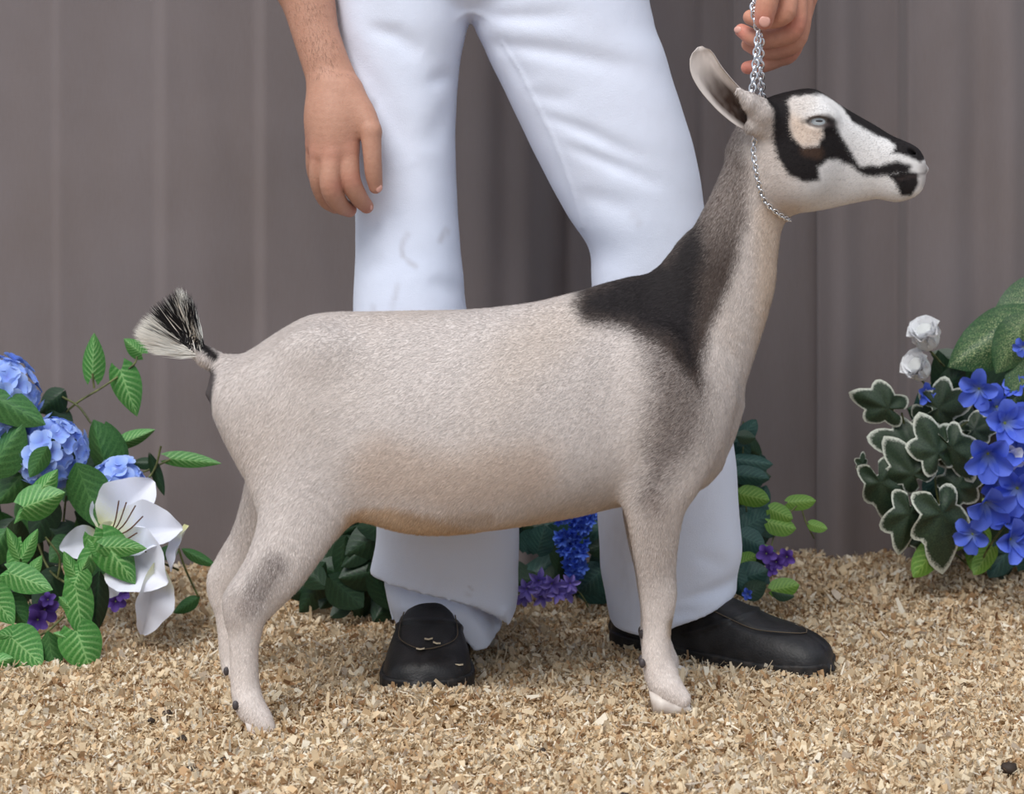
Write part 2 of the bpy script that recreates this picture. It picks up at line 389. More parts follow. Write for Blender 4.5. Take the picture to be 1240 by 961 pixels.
def shavings():
    n = 230000
    x = rng.uniform(-1.15, 1.15, n); y = 2.45+1.42*rng.uniform(0, 1, n)
    keep = np.abs(x) < 0.30+y*0.235; x = x[keep]; y = y[keep]; n = len(x)
    z = gh(x, y)+np.abs(rng.normal(0, 0.0035, n))
    L = np.clip(rng.lognormal(math.log(0.0078), 0.45, n), 0.0025, 0.021); Wd = L*rng.uniform(0.18, 0.6, n)
    sl = rng.uniform(0, 1, n) < 0.18; Wd[sl] = L[sl]*0.16; L[sl] *= 1.35
    yaw = rng.uniform(0, 6.283, n); pit = rng.normal(0, 0.6, n); rol = rng.normal(0, 0.65, n); curl = rng.normal(0, 0.9, n)
    ca, sa = np.cos(yaw), np.sin(yaw); cp, sp = np.cos(pit), np.sin(pit)
    u = np.stack([ca*cp, sa*cp, sp], 1); v0 = np.stack([-sa, ca, 0*ca], 1); w0 = np.cross(u, v0)
    v = v0*np.cos(rol)[:, None]+w0*np.sin(rol)[:, None]; w = np.cross(u, v)
    C = np.stack([x, y, z], 1); V = np.zeros((n, 6, 3))
    for k, t in enumerate((-0.5, 0.0, 0.5)):
        off = u*(t*L)[:, None]+w*((curl*L*(0.35 if t else -0.15)))[:, None]
        wd = Wd*(0.5 if t == 0 else rng.uniform(0.12, 0.5, n))
        V[:, 2*k] = C+off-v*wd[:, None]; V[:, 2*k+1] = C+off+v*wd[:, None]
    b = np.arange(n)[:, None]*6
    Fc = np.concatenate([b+np.array([0, 1, 3, 2]), b+np.array([2, 3, 5, 4])], 0)
    pal = np.array([lin(c) for c in [(241, 227, 200), (231, 211, 179), (246, 239, 222), (216, 189, 152), (190, 156, 120), (235, 217, 186), (140, 106, 78), (226, 202, 170), (214, 203, 188)]])
    pr = np.array([0.2, 0.2, 0.13, 0.14, 0.08, 0.12, 0.03, 0.06, 0.04])
    c = pal[rng.choice(len(pal), n, p=pr/pr.sum())]*rng.uniform(0.82, 1.1, n)[:, None]
    P = np.stack([x, y, 0*x], -1); c = c*(1.0-0.10*sstep(0.1, 0.8, noise(P, 9, 20)))[:, None]
    me = np_mesh('wood_shavings', V.reshape(-1, 3), Fc, (M_shav,), smooth=False, col=np.repeat(c, 6, 0))
    o = mesh_obj('wood_shavings', me)
    tag(o, 'loose pale wood shavings strewn over the whole floor', 'shavings', kind='stuff')
shavings()

def curtain(name, x0, x1, folds, y0, label, wav, seed, left_hem=False):
    n = 420; m = 60; xs = np.linspace(x0, x1, n); zs = np.linspace(-0.02, 1.75, m)
    X, Z = np.meshgrid(xs, zs, indexing='ij'); px = 620+X*F/y0
    Y = np.full(X.shape, y0)
    for (c, wd, a, kind, lean) in folds:
        t = (px-c-lean*(1.2-Z)*100)/wd
        if kind == 'r': Y -= a*np.exp(-t*t)
        else: Y -= a*np.exp(-np.abs(t))*np.where(t > 0, 1, 0)*sstep(0, 0.25, t)          # pleat edge: sharp to the left
    P = np.stack([X, 0*X, Z*0.25], -1)
    Y += wav*noise(P, 22, seed)+0.35*wav*noise(P, 60, seed+3)+0.0012*noise(np.stack([X, 0*X, Z], -1), 60, seed+5)
    if left_hem: Y += 0.012*np.exp(-((X-x0)/0.012)**2)
    V = np.stack([X, Y, Z], -1).reshape(-1, 3)
    i = np.arange(n-1)[:, None]*m+np.arange(m-1)[None, :]
    o = local_obj(name, V, np.stack([i, i+m, i+m+1, i+1], -1).reshape(-1, 4), M_curt)
    so = o.modifiers.new('thickness', 'SOLIDIFY'); so.thickness = 0.0015
    tag(o, label, 'curtain', 'backdrop curtains')
curtain('backdrop_curtain', -1.9, 0.50, [(62, 40, .006, 'p', .02), (185, 70, .013, 'p', .02), (250, 30, .004, 'r', 0), (308, 60, .014, 'p', 0), (640, 22, .045, 'r', -.03), (682, 40, .02, 'p', 0), (590, 26, .03, 'r', 0), (842, 30, .022, 'p', 0), (880, 40, .028, 'p', -.02), (940, 25, .01, 'r', 0)], 3.83,
        'grey fabric backdrop curtain hanging behind the goat and the man', 0.006, 2)
curtain('backdrop_curtain', 0.468, 1.9, [(1018, 22, .022, 'r', -.02), (1085, 44, .05, 'p', 0), (1150, 32, .034, 'r', -.02), (1212, 28, .045, 'r', .02), (1290, 40, .03, 'r', 0)], 3.80,
        'grey folded curtain panel at right, behind the goat\'s muzzle', 0.008, 9, True)

# ---------------------------------------------------------------- the goat
GD = 3.15; GS = GD/F
def gpx(P): return 620+P[..., 0]/GS, HY+(CAMH-P[..., 2])/GS, (P[..., 1]-GD)/GS
def goat_w(px, py, w): return Vector(((px-CX)*GS, GD+w*GS, CAMH-(py-HY)*GS))
TORSO = np.array([  # px, top, bottom, half-width, pear
    (257, 466, 486, 16, .0), (259, 454, 498, 34, .0), (266, 443, 514, 52, .0), (282, 435, 544, 68, .05), (305, 423, 580, 80, .05), (340, 400, 606, 90, .05), (370, 385, 617, 97, .08),
    (400, 379, 621, 100, .12), (450, 378, 626, 106, .18), (500, 377, 633, 114, .2), (560, 376, 636, 120, .2), (600, 373, 634, 121, .2), (650, 366, 628, 114, .22),
    (700, 353, 621, 100, .3), (740, 341, 612, 84, .38), (780, 334, 606, 74, .42), (820, 348, 600, 70, .38), (850, 378, 588, 64, .25), (868, 402, 568, 54, .1), (876, 425, 552, 40, 0), (880, 450, 530, 22, 0)], float)
HEAD = np.array([
    (906, 150, 212, 24, .0), (911, 136, 224, 34, .0), (922, 123, 241, 44, .05), (940, 115, 252, 49, .12), (960, 110, 257, 50, .2), (975, 107.5, 257, 50, .26), (989, 109, 255, 48, .3),
    (1004, 118, 252.5, 42, .3), (1019, 128, 249, 36, .24), (1033, 136.5, 246, 32, .16), (1048, 145, 243, 29, .1), (1062, 153, 241, 27.5, .05), (1076, 162, 242, 27, 0), (1086, 167.5, 242, 26.5, 0),
    (1096, 172, 237, 25, 0), (1104, 176, 232, 22.5, 0), (1111, 181, 226, 19, 0), (1117, 190, 219, 13, 0), (1121, 199, 211, 6, 0)], float)
def loft_fn(T, p):
    T = T.copy(); D = spline(T, 160); D = D[np.argsort(D[:, 0])]
    xs = (D[:, 0]-CX)*GS; zt = CAMH-(D[:, 1]-HY)*GS; zb = CAMH-(D[:, 2]-HY)*GS; hw = np.maximum(D[:, 3], 2)*GS
    def fn(X, Y, Z):
        x = X.ravel()
        t = np.interp(x, xs, zt); b = np.interp(x, xs, zb); h = np.interp(x, xs, hw); pr = np.interp(x, xs, D[:, 4])
        ex = np.maximum(np.maximum(xs[0]-x, x-xs[-1]), 0)
        sh = (-1, 1, 1); t, b, h, pr, ex = [a.reshape(sh) for a in (t, b, h, pr, ex)]
        zc = (t+b)/2; hz = np.maximum((t-b)/2, 0.002); v = (Z-zc)/hz
        he = h*(1-pr*np.clip(v, -1.2, 1.2)*(1 if p < 2.4 else -1))
        rho = (np.abs((Y-GD)/he)**p+np.abs(v)**p)**(1/p)
        return (rho-1)*np.minimum(h, hz)*0.9+ex
    return fn, (xs[0], xs[-1], zb.min(), zt.max(), hw.max())
G = Field((-0.56, 2.94, -0.03), (0.56, 3.36, 0.86), 0.003)
for T, p, k in ((TORSO, 2.2, 0.03), (HEAD, 2.45, 0.02)):
    fn, (a, b, c, d, h) = loft_fn(T, p)
    G.add(fn, (a-.05, GD-h*1.5-.03, c-.05), (b+.05, GD+h*1.5+.03, d+.05), k)
K = 0.022
G.chain([(838, 425, GD, 74, .6), (868, 346, GD, 69, .52), (885, 309, GD, 56.5, .58), (901, 260, GD, 47, .66), (915, 216, GD, 42, .74), (926, 178, GD, 39, .85)], 0.025)
def leg(pts, k=0.016): G.chain(pts, k)
leg([(338, 500, 3.10, 68, .55), (368, 578, 3.075, 66, .5), (362, 628, 3.055, 49, .55), (336, 684, 3.04, 38.5, .6), (310, 719, 3.035, 32.5, .62), (298, 739, 3.03, 27.5, .68), (296.5, 765, 3.03, 20.5, .8), (295.5, 792, 3.03, 17.3, .92), (297, 829, 3.03, 17.3, 1), (302, 852, 3.025, 18, 1), (315, 871, 3.02, 15, 1), (324, 882, 3.018, 10, 1)])
G.chain([(310, 706, 3.03, 16, .7), (281, 723, 3.03, 9.5, .9), (288, 752, 3.03, 11, .8)], 0.008)
leg([(345, 500, 3.18, 68, .55), (362, 560, 3.2, 64, .5), (338, 606, 3.22, 45, .55), (313, 655, 3.24, 35, .6), (289, 690, 3.245, 31, .62), (277, 711, 3.25, 26.5, .68), (280, 738, 3.25, 20.5, .8), (281, 762, 3.25, 17.5, .92), (283, 793, 3.25, 17, 1), (288, 812, 3.245, 17, 1), (300, 828, 3.24, 14, 1)])
G.chain([(292, 678, 3.245, 15, .7), (263, 697, 3.245, 9.5, .9), (271, 724, 3.245, 11, .8)], 0.008)
leg([(828, 470, 3.115, 62, .45), (806, 560, 3.085, 48, .5), (794, 606, 3.08, 37, .62), (793, 652, 3.085, 29, .72), (795, 692, 3.09, 23.5, .8), (797.5, 722, 3.09, 22, .86), (796, 759, 3.09, 17, .95), (795, 793, 3.09, 17.5, 1), (800, 815, 3.09, 20, 1), (808, 831, 3.085, 18.5, 1), (824, 846, 3.08, 12.5, 1)])
leg([(828, 480, 3.185, 58, .45), (800, 560, 3.21, 46, .5), (789, 606, 3.215, 36, .62), (788, 645, 3.22, 29, .72), (791, 680, 3.22, 24, .8), (793, 705, 3.22, 22, .86), (793, 738, 3.22, 17.5, .95), (793, 768, 3.22, 17.5, 1), (797, 788, 3.22, 19, 1), (804, 802, 3.22, 18, 1)])
def ell(px, py, w, rx, ry, rz, k, cut=False): G.ellip(goat_w(px, py, w), (rx*GS, ry*GS, rz*GS), k, cut)
for sgn in (-1, 1):
    ell(984, 141, sgn*40, 21, 13, 14, .012)          # brow
    ell(962, 205, sgn*34, 32, 18, 34, .02)           # cheek
    ell(1092, 224, sgn*14, 22, 11, 14, .014)          # lip
    ell(1082, 196, sgn*17, 28, 11, 18, .016)
    for a, b in (((938, 147, 30, 21), (917, 133, 48, 14.5)), ((917, 133, 48, 14.5), (902, 120, 59, 8)), ((902, 120, 59, 8), (888, 107, 66, 4)), ((928, 152, 34, 15), (903, 152, 51, 7))):
        if sgn < 0 or a[0] > 920: G.cone(goat_w(a[0], a[1], sgn*a[2]), goat_w(b[0], b[1], sgn*b[2]), a[3]*GS, b[3]*GS, .012)   # ear base
    ell(985, 144.5, sgn*55, 13, 12, 5.6, .004, True)        # eye opening
    G.cone(goat_w(1098, 182, sgn*23), goat_w(1109, 190, sgn*15), 3.2*GS, 2.4*GS, .004, cut=True)   # nostril
    for a, b in (((1120, 207, 7), (1104, 211, 22)), ((1104, 211, 22), (1084, 214, 27))):
        G.cone(goat_w(a[0], a[1], sgn*a[2]), goat_w(b[0], b[1], sgn*b[2]), 1.1*GS, .7*GS, .004, cut=True)   # mouth
    ell(520, 560, sgn*92, 90, 20, 58, .03)            # barrel
    ell(384, 420, sgn*58, 34, 22, 26, .03)            # hook bone
    ell(800, 470, sgn*62, 42, 22, 80, .03)            # shoulder blade
ell(848, 492, 0, 45, 52, 76, .022)                   # brisket
G.cone(goat_w(280, 447, 0), goat_w(250, 432, 0), 15*GS, 10*GS, .014)          # tail
G.cone(goat_w(250, 432, 0), goat_w(230, 418, 0), 10*GS, 8*GS, .01)
ell(260, 470, 0, 8, 12, 20, .008); ell(540, 600, 0, 120, 60, 32, .02)
GV, GQ = G.mesh()

BLK = np.array(lin((38, 34, 35))); CREAM = np.array(lin((207, 197, 192))); WHT = np.array(lin((240, 238, 238))); TAN = np.array(lin((214, 180, 140))); BRN = np.array(lin((122, 102, 90))); GREY = np.array(lin((170, 160, 156)))
P_TOP = [(922, 118), (940, 90), (1010, 90), (1125, 170), (1118, 192), (1110, 194), (1099, 186), (1085, 184), (1076, 184), (1081, 174), (1071, 167), (1051, 159), (1030, 146), (1016, 127), (1003, 118), (990, 113.5), (973, 113), (958, 116), (950, 121), (938, 128), (928, 128)]
P_BAND = [(930, 120), (952, 114), (951, 135), (950, 150), (955, 165), (966, 175), (984, 173), (990, 163), (988, 152), (998, 140), (1006, 148), (1012, 161), (1022, 175), (1034, 195), (1038, 199), (1060, 199), (1082, 193), (1098, 199), (1094, 206), (1072, 209), (1046, 211), (1034, 206), (1026, 198), (1012, 192), (998, 190), (986, 199), (987, 214), (966, 216), (949, 208), (938, 190), (932, 162), (931, 140)]
P_EYE = [(976, 142), (984, 137), (998, 136), (1008, 146), (1002, 150), (990, 151), (980, 150)]
P_LIP = [(1072, 209), (1090, 206), (1106, 208), (1107, 222), (1099, 234), (1089, 233), (1082, 220)]
P_EYETAN = [(953, 138), (975, 150), (990, 152), (990, 166), (982, 172), (962, 172), (955, 160)]
P_NECK = [(892, 138), (903, 150), (897, 172), (905, 200), (903, 250), (893, 300), (876, 362), (862, 390), (850, 440), (846, 470), (820, 440), (790, 405), (745, 390), (706, 384), (692, 362), (700, 340), (800, 300), (850, 190)]
P_SHO = [(770, 380), (845, 400), (856, 460), (846, 520), (812, 560), (790, 600), (772, 590), (774, 520), (782, 450)]
def coat(P, rnd=None):
    px, py, w = gpx(P)
    def tick(m, a=3.2):
        return m if rnd is None else np.clip(m+(rnd-.5)*a*m*(1-m), 0, 1)
    n1 = noise(P, 60, 0); n2 = noise(P, 240, 7)+.6*noise(P, 800, 21); nr = 0 if rnd is None else (rnd-.5)*5; n3 = noise(P, 22, 14)
    c = np.tile(CREAM, (len(P), 1))
    def blend(c, m, col): return c*(1-m[:, None])+col*m[:, None]
    c = blend(c, 0.42*sstep(-.3, .8, n3)*sstep(640, 500, py), np.array(lin((196, 178, 162))))
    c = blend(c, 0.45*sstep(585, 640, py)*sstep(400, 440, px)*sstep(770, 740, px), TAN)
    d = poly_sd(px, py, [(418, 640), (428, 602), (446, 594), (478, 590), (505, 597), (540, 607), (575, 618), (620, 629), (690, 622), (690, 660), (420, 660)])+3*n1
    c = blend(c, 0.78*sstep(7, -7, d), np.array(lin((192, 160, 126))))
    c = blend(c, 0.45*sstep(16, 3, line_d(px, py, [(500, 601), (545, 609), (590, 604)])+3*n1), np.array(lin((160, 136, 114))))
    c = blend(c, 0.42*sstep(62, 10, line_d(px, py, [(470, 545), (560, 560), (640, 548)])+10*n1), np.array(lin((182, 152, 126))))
    c = blend(c, 0.35*sstep(235, 256, py)*sstep(900, 930, px), TAN)                                  # under the jaw
    c = blend(c, 0.75*sstep(690, 790, py), np.array(lin((230, 219, 213))))                           # paler shanks
    # shoulder and neck
    d = poly_sd(px, py, P_SHO)+6*n1+2*n2; c = blend(c, tick(0.74*sstep(22, -26, d)), np.array(lin((92, 80, 76))))
    d = poly_sd(px, py, P_NECK)+6*n1+2.5*n2
    deep = sstep(230, 330, py)
    c = blend(c, tick(sstep(9, -13, d)*(0.74+0.22*deep)), np.array(lin((84, 70, 64)))*(1-0.35*deep[:, None]))
    d = poly_sd(px, py, [(705, 352), (740, 335), (806, 312), (845, 255), (852, 300), (846, 350), (840, 385), (842, 430), (828, 440), (806, 400), (760, 384), (720, 378), (704, 372)])+5*n1+2.5*n2
    c = blend(c, tick(sstep(12, -15, d)), BLK*1.15)
    d = line_d(px, py, [(344, 655), (330, 676), (318, 700)])+4*n1; c = blend(c, tick(0.6*sstep(26, 4, d))*(w < 0), np.array(lin((96, 84, 80))))
    d = line_d(px, py, [(300, 700), (296, 716)])+4*n1; c = blend(c, 0.3*sstep(26, 4, d), BRN)
    d = line_d(px, py, [(812, 738), (812, 748)]); c = blend(c, 0.6*sstep(13, 4, d+2*n1), np.array(lin((150, 124, 84))))
    d = line_d(px, py, [(792, 600), (790, 690)])+6*n1; c = blend(c, 0.28*sstep(34, 6, d), BRN)
    # head
    hd = sstep(915, 950, px)*sstep(300, 265, py)
    white = hd*sstep(990, 1000, px+0.3*(140-py)*1)
    c = blend(c, 0.8*hd*sstep(940, 990, px), WHT*.92)
    d = poly_sd(px, py, P_EYETAN)+3*n1; c = blend(c, 0.7*sstep(10, -6, d), np.array(lin((220, 196, 176))))
    d = line_d(px, py, [(958, 128), (975, 122)])+3*n1; c = blend(c, .35*sstep(14, 3, d), np.array(lin((190, 178, 168))))
    d = line_d(px, py, [(972, 178), (984, 182)])+3*n1; ctan = sstep(12, 3, d)
    for po, sft, am in ((P_BAND, 3.0, 1), (P_TOP, 2.2, 1), (P_LIP, 2.4, 1)):
        d = poly_sd(px, py, po)+1.5*n1+1.8*n2+nr; c = blend(c, am*sstep(sft, -sft, d), BLK*0.9)
    c = blend(c, .15*ctan, np.array(lin((150, 110, 84))))
    d = poly_sd(px, py, P_EYE)+n1; c = blend(c, 0.6*sstep(3, -2, d), np.array(lin((74, 66, 66))))
    c = blend(c, .75*sstep(3.0, .8, np.abs(np.hypot((px-985)/13, (py-144.5)/5.8)-1.02)*9)*(px > 965)*(px < 1004), np.array(lin((58, 48, 48))))
    c = blend(c, .8*sstep(5, 2, np.hypot((px-1000)/1.6, py-143.5))+.5*sstep(4, 1.5, np.hypot((px-969)/1.8, py-144.5)), BLK)
    c = blend(c, 0.55*sstep(1104, 1116, px)*sstep(190, 200, py)*sstep(232, 222, py), np.array(lin((150, 138, 134))))
    d = line_d(px, py, [(1120, 207), (1104, 211), (1084, 214)]); c = blend(c, 0.5*sstep(3, 1, d), np.array(lin((70, 60, 58))))
    c = blend(c, sstep(9, 3, np.hypot((px-1103)/1.3, py-184.5)), BLK*0.7)
    d = np.hypot(px-786, py-836)+2*n1; c = blend(c, .8*sstep(9, 4, d)*(py > 820), np.array(lin((84, 78, 78))))
    d = np.hypot(px-304, py-866); c = blend(c, .5*sstep(8, 3, d), np.array(lin((110, 100, 98))))
    # tail root and dock
    c = blend(c, sstep(6, 2, line_d(px, py, [(262, 430), (247, 419), (230, 407)])+n1), BLK)
    c = blend(c, 0.95*sstep(12, 5, line_d(px, py, [(258, 452), (254, 470), (252, 488)])), np.array(lin((74, 68, 70))))
    c = blend(c, 0.5*sstep(40, 18, line_d(px, py, [(290, 575), (310, 600)]))*0, TAN)
    return c
groot = empty('goat', (goat_w(560, 0, 0).x, GD, 0.0))
tag(groot, 'cream young goat with black shoulder patch and black and white striped face', 'goat')
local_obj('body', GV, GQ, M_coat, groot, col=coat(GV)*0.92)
def fur():
    A = GV[GQ[:, 0]]; B = GV[GQ[:, 1]]; C = GV[GQ[:, 2]]; D = GV[GQ[:, 3]]
    ar = np.linalg.norm(np.cross(C-A, D-B), axis=1)
    n = 560000; q = rng.choice(len(GQ), n, p=ar/ar.sum()); u = rng.uniform(0, 1, (n, 1)); v = rng.uniform(0, 1, (n, 1))
    P = (A[q]*(1-u)+B[q]*u)*(1-v)+(D[q]*(1-u)+C[q]*u)*v
    N = G.grad(P); px, py, w = gpx(P)
    ok = ~((px > 1096) & (py < 232)) & ~(np.hypot((px-985)/1.7, (py-144.5)) < 9.5) & (P[:, 2] > 0.004) & ~((px < 264) & (py > 446) & (py < 492))
    P, N, px, py = P[ok], N[ok], px[ok], py[ok]; n = len(P)
    dr = np.tile(np.array([-0.9, 0, -0.55]), (n, 1))
    lg = sstep(560, 640, py)[:, None]; dr = dr*(1-lg)+np.array([-0.15, 0, -1.0])*lg
    hip = (sstep(420, 330, px)*sstep(640, 560, py))[:, None]; dr = dr*(1-hip)+np.array([-0.5, 0, -0.9])*hip
    nk = (sstep(820, 880, px)*sstep(560, 420, py))[:, None]; dr = dr*(1-nk)+np.array([-0.45, 0, -1.0])*nk
    hdm = (sstep(905, 950, px)*sstep(290, 262, py))[:, None]; dr = dr*(1-hdm)+np.array([-1, 0, -0.18])*hdm
    dr = dr+rng.normal(0, 0.20, (n, 3)); dr -= N*np.sum(dr*N, 1, keepdims=True); dr /= np.linalg.norm(dr, axis=1, keepdims=True)+1e-9
    side = np.cross(N, dr)
    L = rng.uniform(0.0042, 0.0075, n); L = L*(1-0.4*hdm[:, 0]); L = L*np.where(py > 690, 0.7, 1)
    wd = rng.uniform(0.00026, 0.0005, n)*(1-0.2*hdm[:, 0])
    tip = P+dr*L[:, None]+N*(L*rng.uniform(0.10, 0.30, n))[:, None]
    base = P-N*0.0004
    V = np.stack([base-side*wd[:, None], base+side*wd[:, None], tip], 1).reshape(-1, 3)
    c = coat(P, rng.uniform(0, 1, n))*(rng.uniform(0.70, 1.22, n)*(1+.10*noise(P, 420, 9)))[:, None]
    c = np.clip(c, 0.004, 0.93)
    o = local_obj('coat_fur', V, np.arange(3*n).reshape(-1, 3), M_fur, groot, col=np.repeat(c, 3, 0), smooth=False)
    tag(o, 'short sleek cream and black hair', kind='stuff')
fur()
# tail tuft
def tail_tuft():
    tips = spline([(192, 425), (180, 423), (163, 405), (168, 390), (185, 370), (203, 357), (217, 349), (231, 362), (238, 388), (243, 408)], 200)
    n = 5200; a = rng.uniform(0, 1, n); V = []; Fc = []; C = []
    for t in a:
        tp = tips[int(t*199)]; s = random.uniform(0.6, 1.03) if random.random() < .6 else random.uniform(.88, 1.03)
        b = np.array([248-22*random.random()**.5, 0]); b[1] = 431-(248-b[0])*0.74-(3 if t > .5 else -3)
        ww = random.gauss(0, 4); w2 = random.gauss(0, 13)
        e = b+(tp-b)*s; m = (b+e)/2+np.array([-3, 5])*(0.5-t)
        p0, p1, p2 = [np.array(goat_w(*q)) for q in ((b[0], b[1], ww), (m[0], m[1], (ww+w2)/2), (e[0], e[1], w2))]
        d = p2-p0; sd = np.cross(d, (0, 1, 0)); sd = sd/np.linalg.norm(sd)*0.0006
        k = len(V); V += [p0-sd, p0+sd, p1-sd, p1+sd, p2]
        Fc += [(k, k+1, k+3, k+2), (k+2, k+3, k+4, k+4)]
        tt = t+random.gauss(0, .03)
        wh = tt < .40 or tt > .86 or (.66 < tt < .72 and random.random() < .8) or random.random() < .07
        wh = wh and not (tt > .94)
        c = np.array(lin((236, 232, 224))) if wh else np.array(lin((36, 34, 36)))
        c = c*random.uniform(.8, 1.1); C += [c]*5
    V = np.array(V); tri = []
    for f in Fc:
        tri.append(f[:3])
        if f[2] != f[3]: tri.append((f[0], f[2], f[3]))
    o = local_obj('tail_tuft', V, np.array(tri), M_fur, groot, col=np.array(C), smooth=False)
    tag(o, 'fanned white and black hair of the raised tail', kind='stuff')
tail_tuft()
# ears
def ear(axis, hw, out, cup, dark):
    n, m = 22, 13; Ax = spline(axis, n); Ax = np.array([tuple(goat_w(*p)) for p in Ax]); H = np.interp(np.linspace(0, 1, n), *zip(*hw))*GS
    out = np.array(out, float); inn = []; oth = []; C = []; CO = []
    for i in range(n):
        t = Ax[min(i+1, n-1)]-Ax[max(i-1, 0)]; t /= np.linalg.norm(t); o = out-t*(out@t); o /= np.linalg.norm(o); s = np.cross(t, o)
        tt = i/(n-1); cu = cup*(1.35-0.75*tt)
        for j in range(m):
            q = 2*j/(m-1)-1; th = q*cu; r = H[i]/math.sin(min(cu, 1.5)) if cu > .2 else H[i]
            p = Ax[i]+s*r*math.sin(th)-o*r*math.cos(th)*0.9+o*r*math.cos(cu)*.9
            nrm = -(s*math.sin(th)-o*math.cos(th))
            inn.append(p); oth.append(p-nrm*0.0032*(1-abs(q)**6*.8))
            dk = sstep(.75, .4, np.array(abs(q+.1)+.5*max(0, tt-.5)))*sstep(-.05, .05, np.array(tt))*sstep(.9, .5, np.array(tt))*dark
            dk = dk*random.uniform(.85, 1.0); sp = random.uniform(.9, 1.08); C.append((CREAM*1.05*(1-dk)+np.array(lin((62, 46, 40)))*dk)*sp); CO.append(CREAM*sp)
    N = n*m; V = np.array(inn+oth); Q = []
    for i in range(n-1):
        for j in range(m-1):
            a = i*m+j; Q.append((a, a+1, a+m+1, a+m)); Q.append((N+a, N+a+m, N+a+m+1, N+a+1))
    for i in range(n-1):
        for j in (0, m-1):
            a = i*m+j; Q.append((a, a+m, N+a+m, N+a))
    for j in range(m-1):
        a = (n-1)*m+j; Q.append((a, a+1, N+a+1, N+a))
    return V, np.array(Q), np.array(C+CO)
HW = [(0, 15), (.12, 17), (.25, 18), (.45, 18.5), (.65, 18.5), (.8, 17.5), (.9, 14.5), (.96, 10), (1, 2)]
V, Q, c = ear([(922, 148, -38), (896, 133, -56), (872, 112, -66), (850, 84, -72), (842, 55, -74)], HW, (0.05, -1, -0.12), 1.15, 1)
local_obj('ear', V, Q, M_coat, groot, col=c)
V, Q, c = ear([(915, 146, 44), (908, 136, 75), (902, 128, 100), (896, 124, 125), (892, 120, 145)], HW, (0.9, 0.1, 0.1), 1.15, 1)
local_obj('ear', V, Q, M_coat, groot, col=c)
# eyes: eyeball with its horizontal slit pupil, and a soft lid rim
def uvsphere(r, n=20, m=12):
    V = [(0, 0, r[2])]; Q = []
    V = []
    for i in range(m+1):
        ph = math.pi*i/m
        for j in range(n): V.append((r[0]*math.sin(ph)*math.cos(2*math.pi*j/n), r[1]*math.sin(ph)*math.sin(2*math.pi*j/n), r[2]*math.cos(ph)))
    for i in range(m):
        for j in range(n): Q.append((i*n+j, (i+1)*n+j, (i+1)*n+(j+1) % n, i*n+(j+1) % n))
    return np.array(V), np.array(Q)
for sgn in (-1, 1):
    c0 = np.array(goat_w(985, 144.5, sgn*38)); V, Q = uvsphere((14*GS, 11*GS, 10*GS), 24, 16)
    e = local_obj('eye', V+c0, Q, M_eye, groot); tag(e, 'pale blue grey eye with slit pupil')
    V, Q = uvsphere((4.4*GS, 1.2*GS, 1.3*GS), 14, 8)
    local_obj('pupil', V+c0+np.array([0.001, sgn*10.6*GS, 0.0006]), Q, M_darkhorn, e)
# hooves: two claws and two dewclaws to a foot
def claw(c, L, Wd, H, side):
    c = np.array(c); V = []; n = 10
    prof = [(0, .0), (1, .0), (1, .18), (.62, .7), (.5, 1), (0, 1)]
    rings = []
    for t in np.linspace(0, 1, n):
        w = Wd*(0.72+0.5*math.sin(math.pi*min(t*1.1, 1)))*(1-0.72*t**4); h = H*(1-.62*t); zc = 0
        ring = [(t*L, -w/2, 0), (t*L, w/2, 0), (t*L, w/2*.92, h*.6), (t*L-.1*L, w/4*.8, h), (t*L-.1*L, -w/4*.8, h), (t*L, -w/2*.92, h*.6)]
        rings.append(ring)
    V = np.array([p for r in rings for p in r]); Q = []
    for i in range(n-1):
        for j in range(6): Q.append((i*6+j, i*6+(j+1) % 6, (i+1)*6+(j+1) % 6, (i+1)*6+j))
    Q.append((5, 4, 1, 0)); Q.append((4, 3, 2, 1)); k = (n-1)*6; Q.append((k, k+1, k+4, k+5)); Q.append((k+1, k+2, k+3, k+4))
    return V+c, np.array(Q)
for (px, py, d, dx, dz) in ((301, 891, 3.02, -.015, .040), (288, 838, 3.24, -.014, .03), (788, 853, 3.085, -.011, .054), (787, 812, 3.22, -.011, .05)):
    b = W(px, py, d)
    for s in (-1, 1):
        V, Q = claw((b.x+.002, b.y+s*0.0095, b.z-.008), 0.048, 0.0165, 0.028, s); local_obj('hoof', V, Q, M_horn, groot)
        V, Q = uvsphere((.004, .0035, .006), 10, 6); local_obj('dewclaw', V+np.array((b.x+dx, b.y+s*0.009, b.z+dz)), Q, M_darkhorn, groot)

# ---------------------------------------------------------------- chain collar
def link_mesh():
    V = []; Q = []; n, m = 14, 6; a, b, r = 0.0058, 0.0042, 0.0014
    for i in range(n):
        th = 2*math.pi*i/n; c = np.array([a*math.cos(th), b*math.sin(th), 0]); o = np.array([math.cos(th)*b, math.sin(th)*a, 0]); o /= np.linalg.norm(o)
        for j in range(m):
            ph = 2*math.pi*j/m; V.append(c+o*r*math.cos(ph)+np.array([0, 0, r*math.sin(ph)]))
    for i in range(n):
        for j in range(m): Q.append((i*m+j, ((i+1) % n)*m+j, ((i+1) % n)*m+(j+1) % m, i*m+(j+1) % m))
    return np_mesh('link', np.array(V), np.array(Q), (M_steel,))
LINK = link_mesh()
croot = empty('chain_collar', W(918, 100, GD)); tag(croot, 'silver steel chain collar looped round the goat\'s neck and held in the hand', 'collar')
def on_skin(P, off=0.0012):
    P = np.array(P, float)
    for _ in range(12):
        f = G.sample(P); g = G.grad(P); P = P-g*((f-off)*0.8)[:, None]
    return P
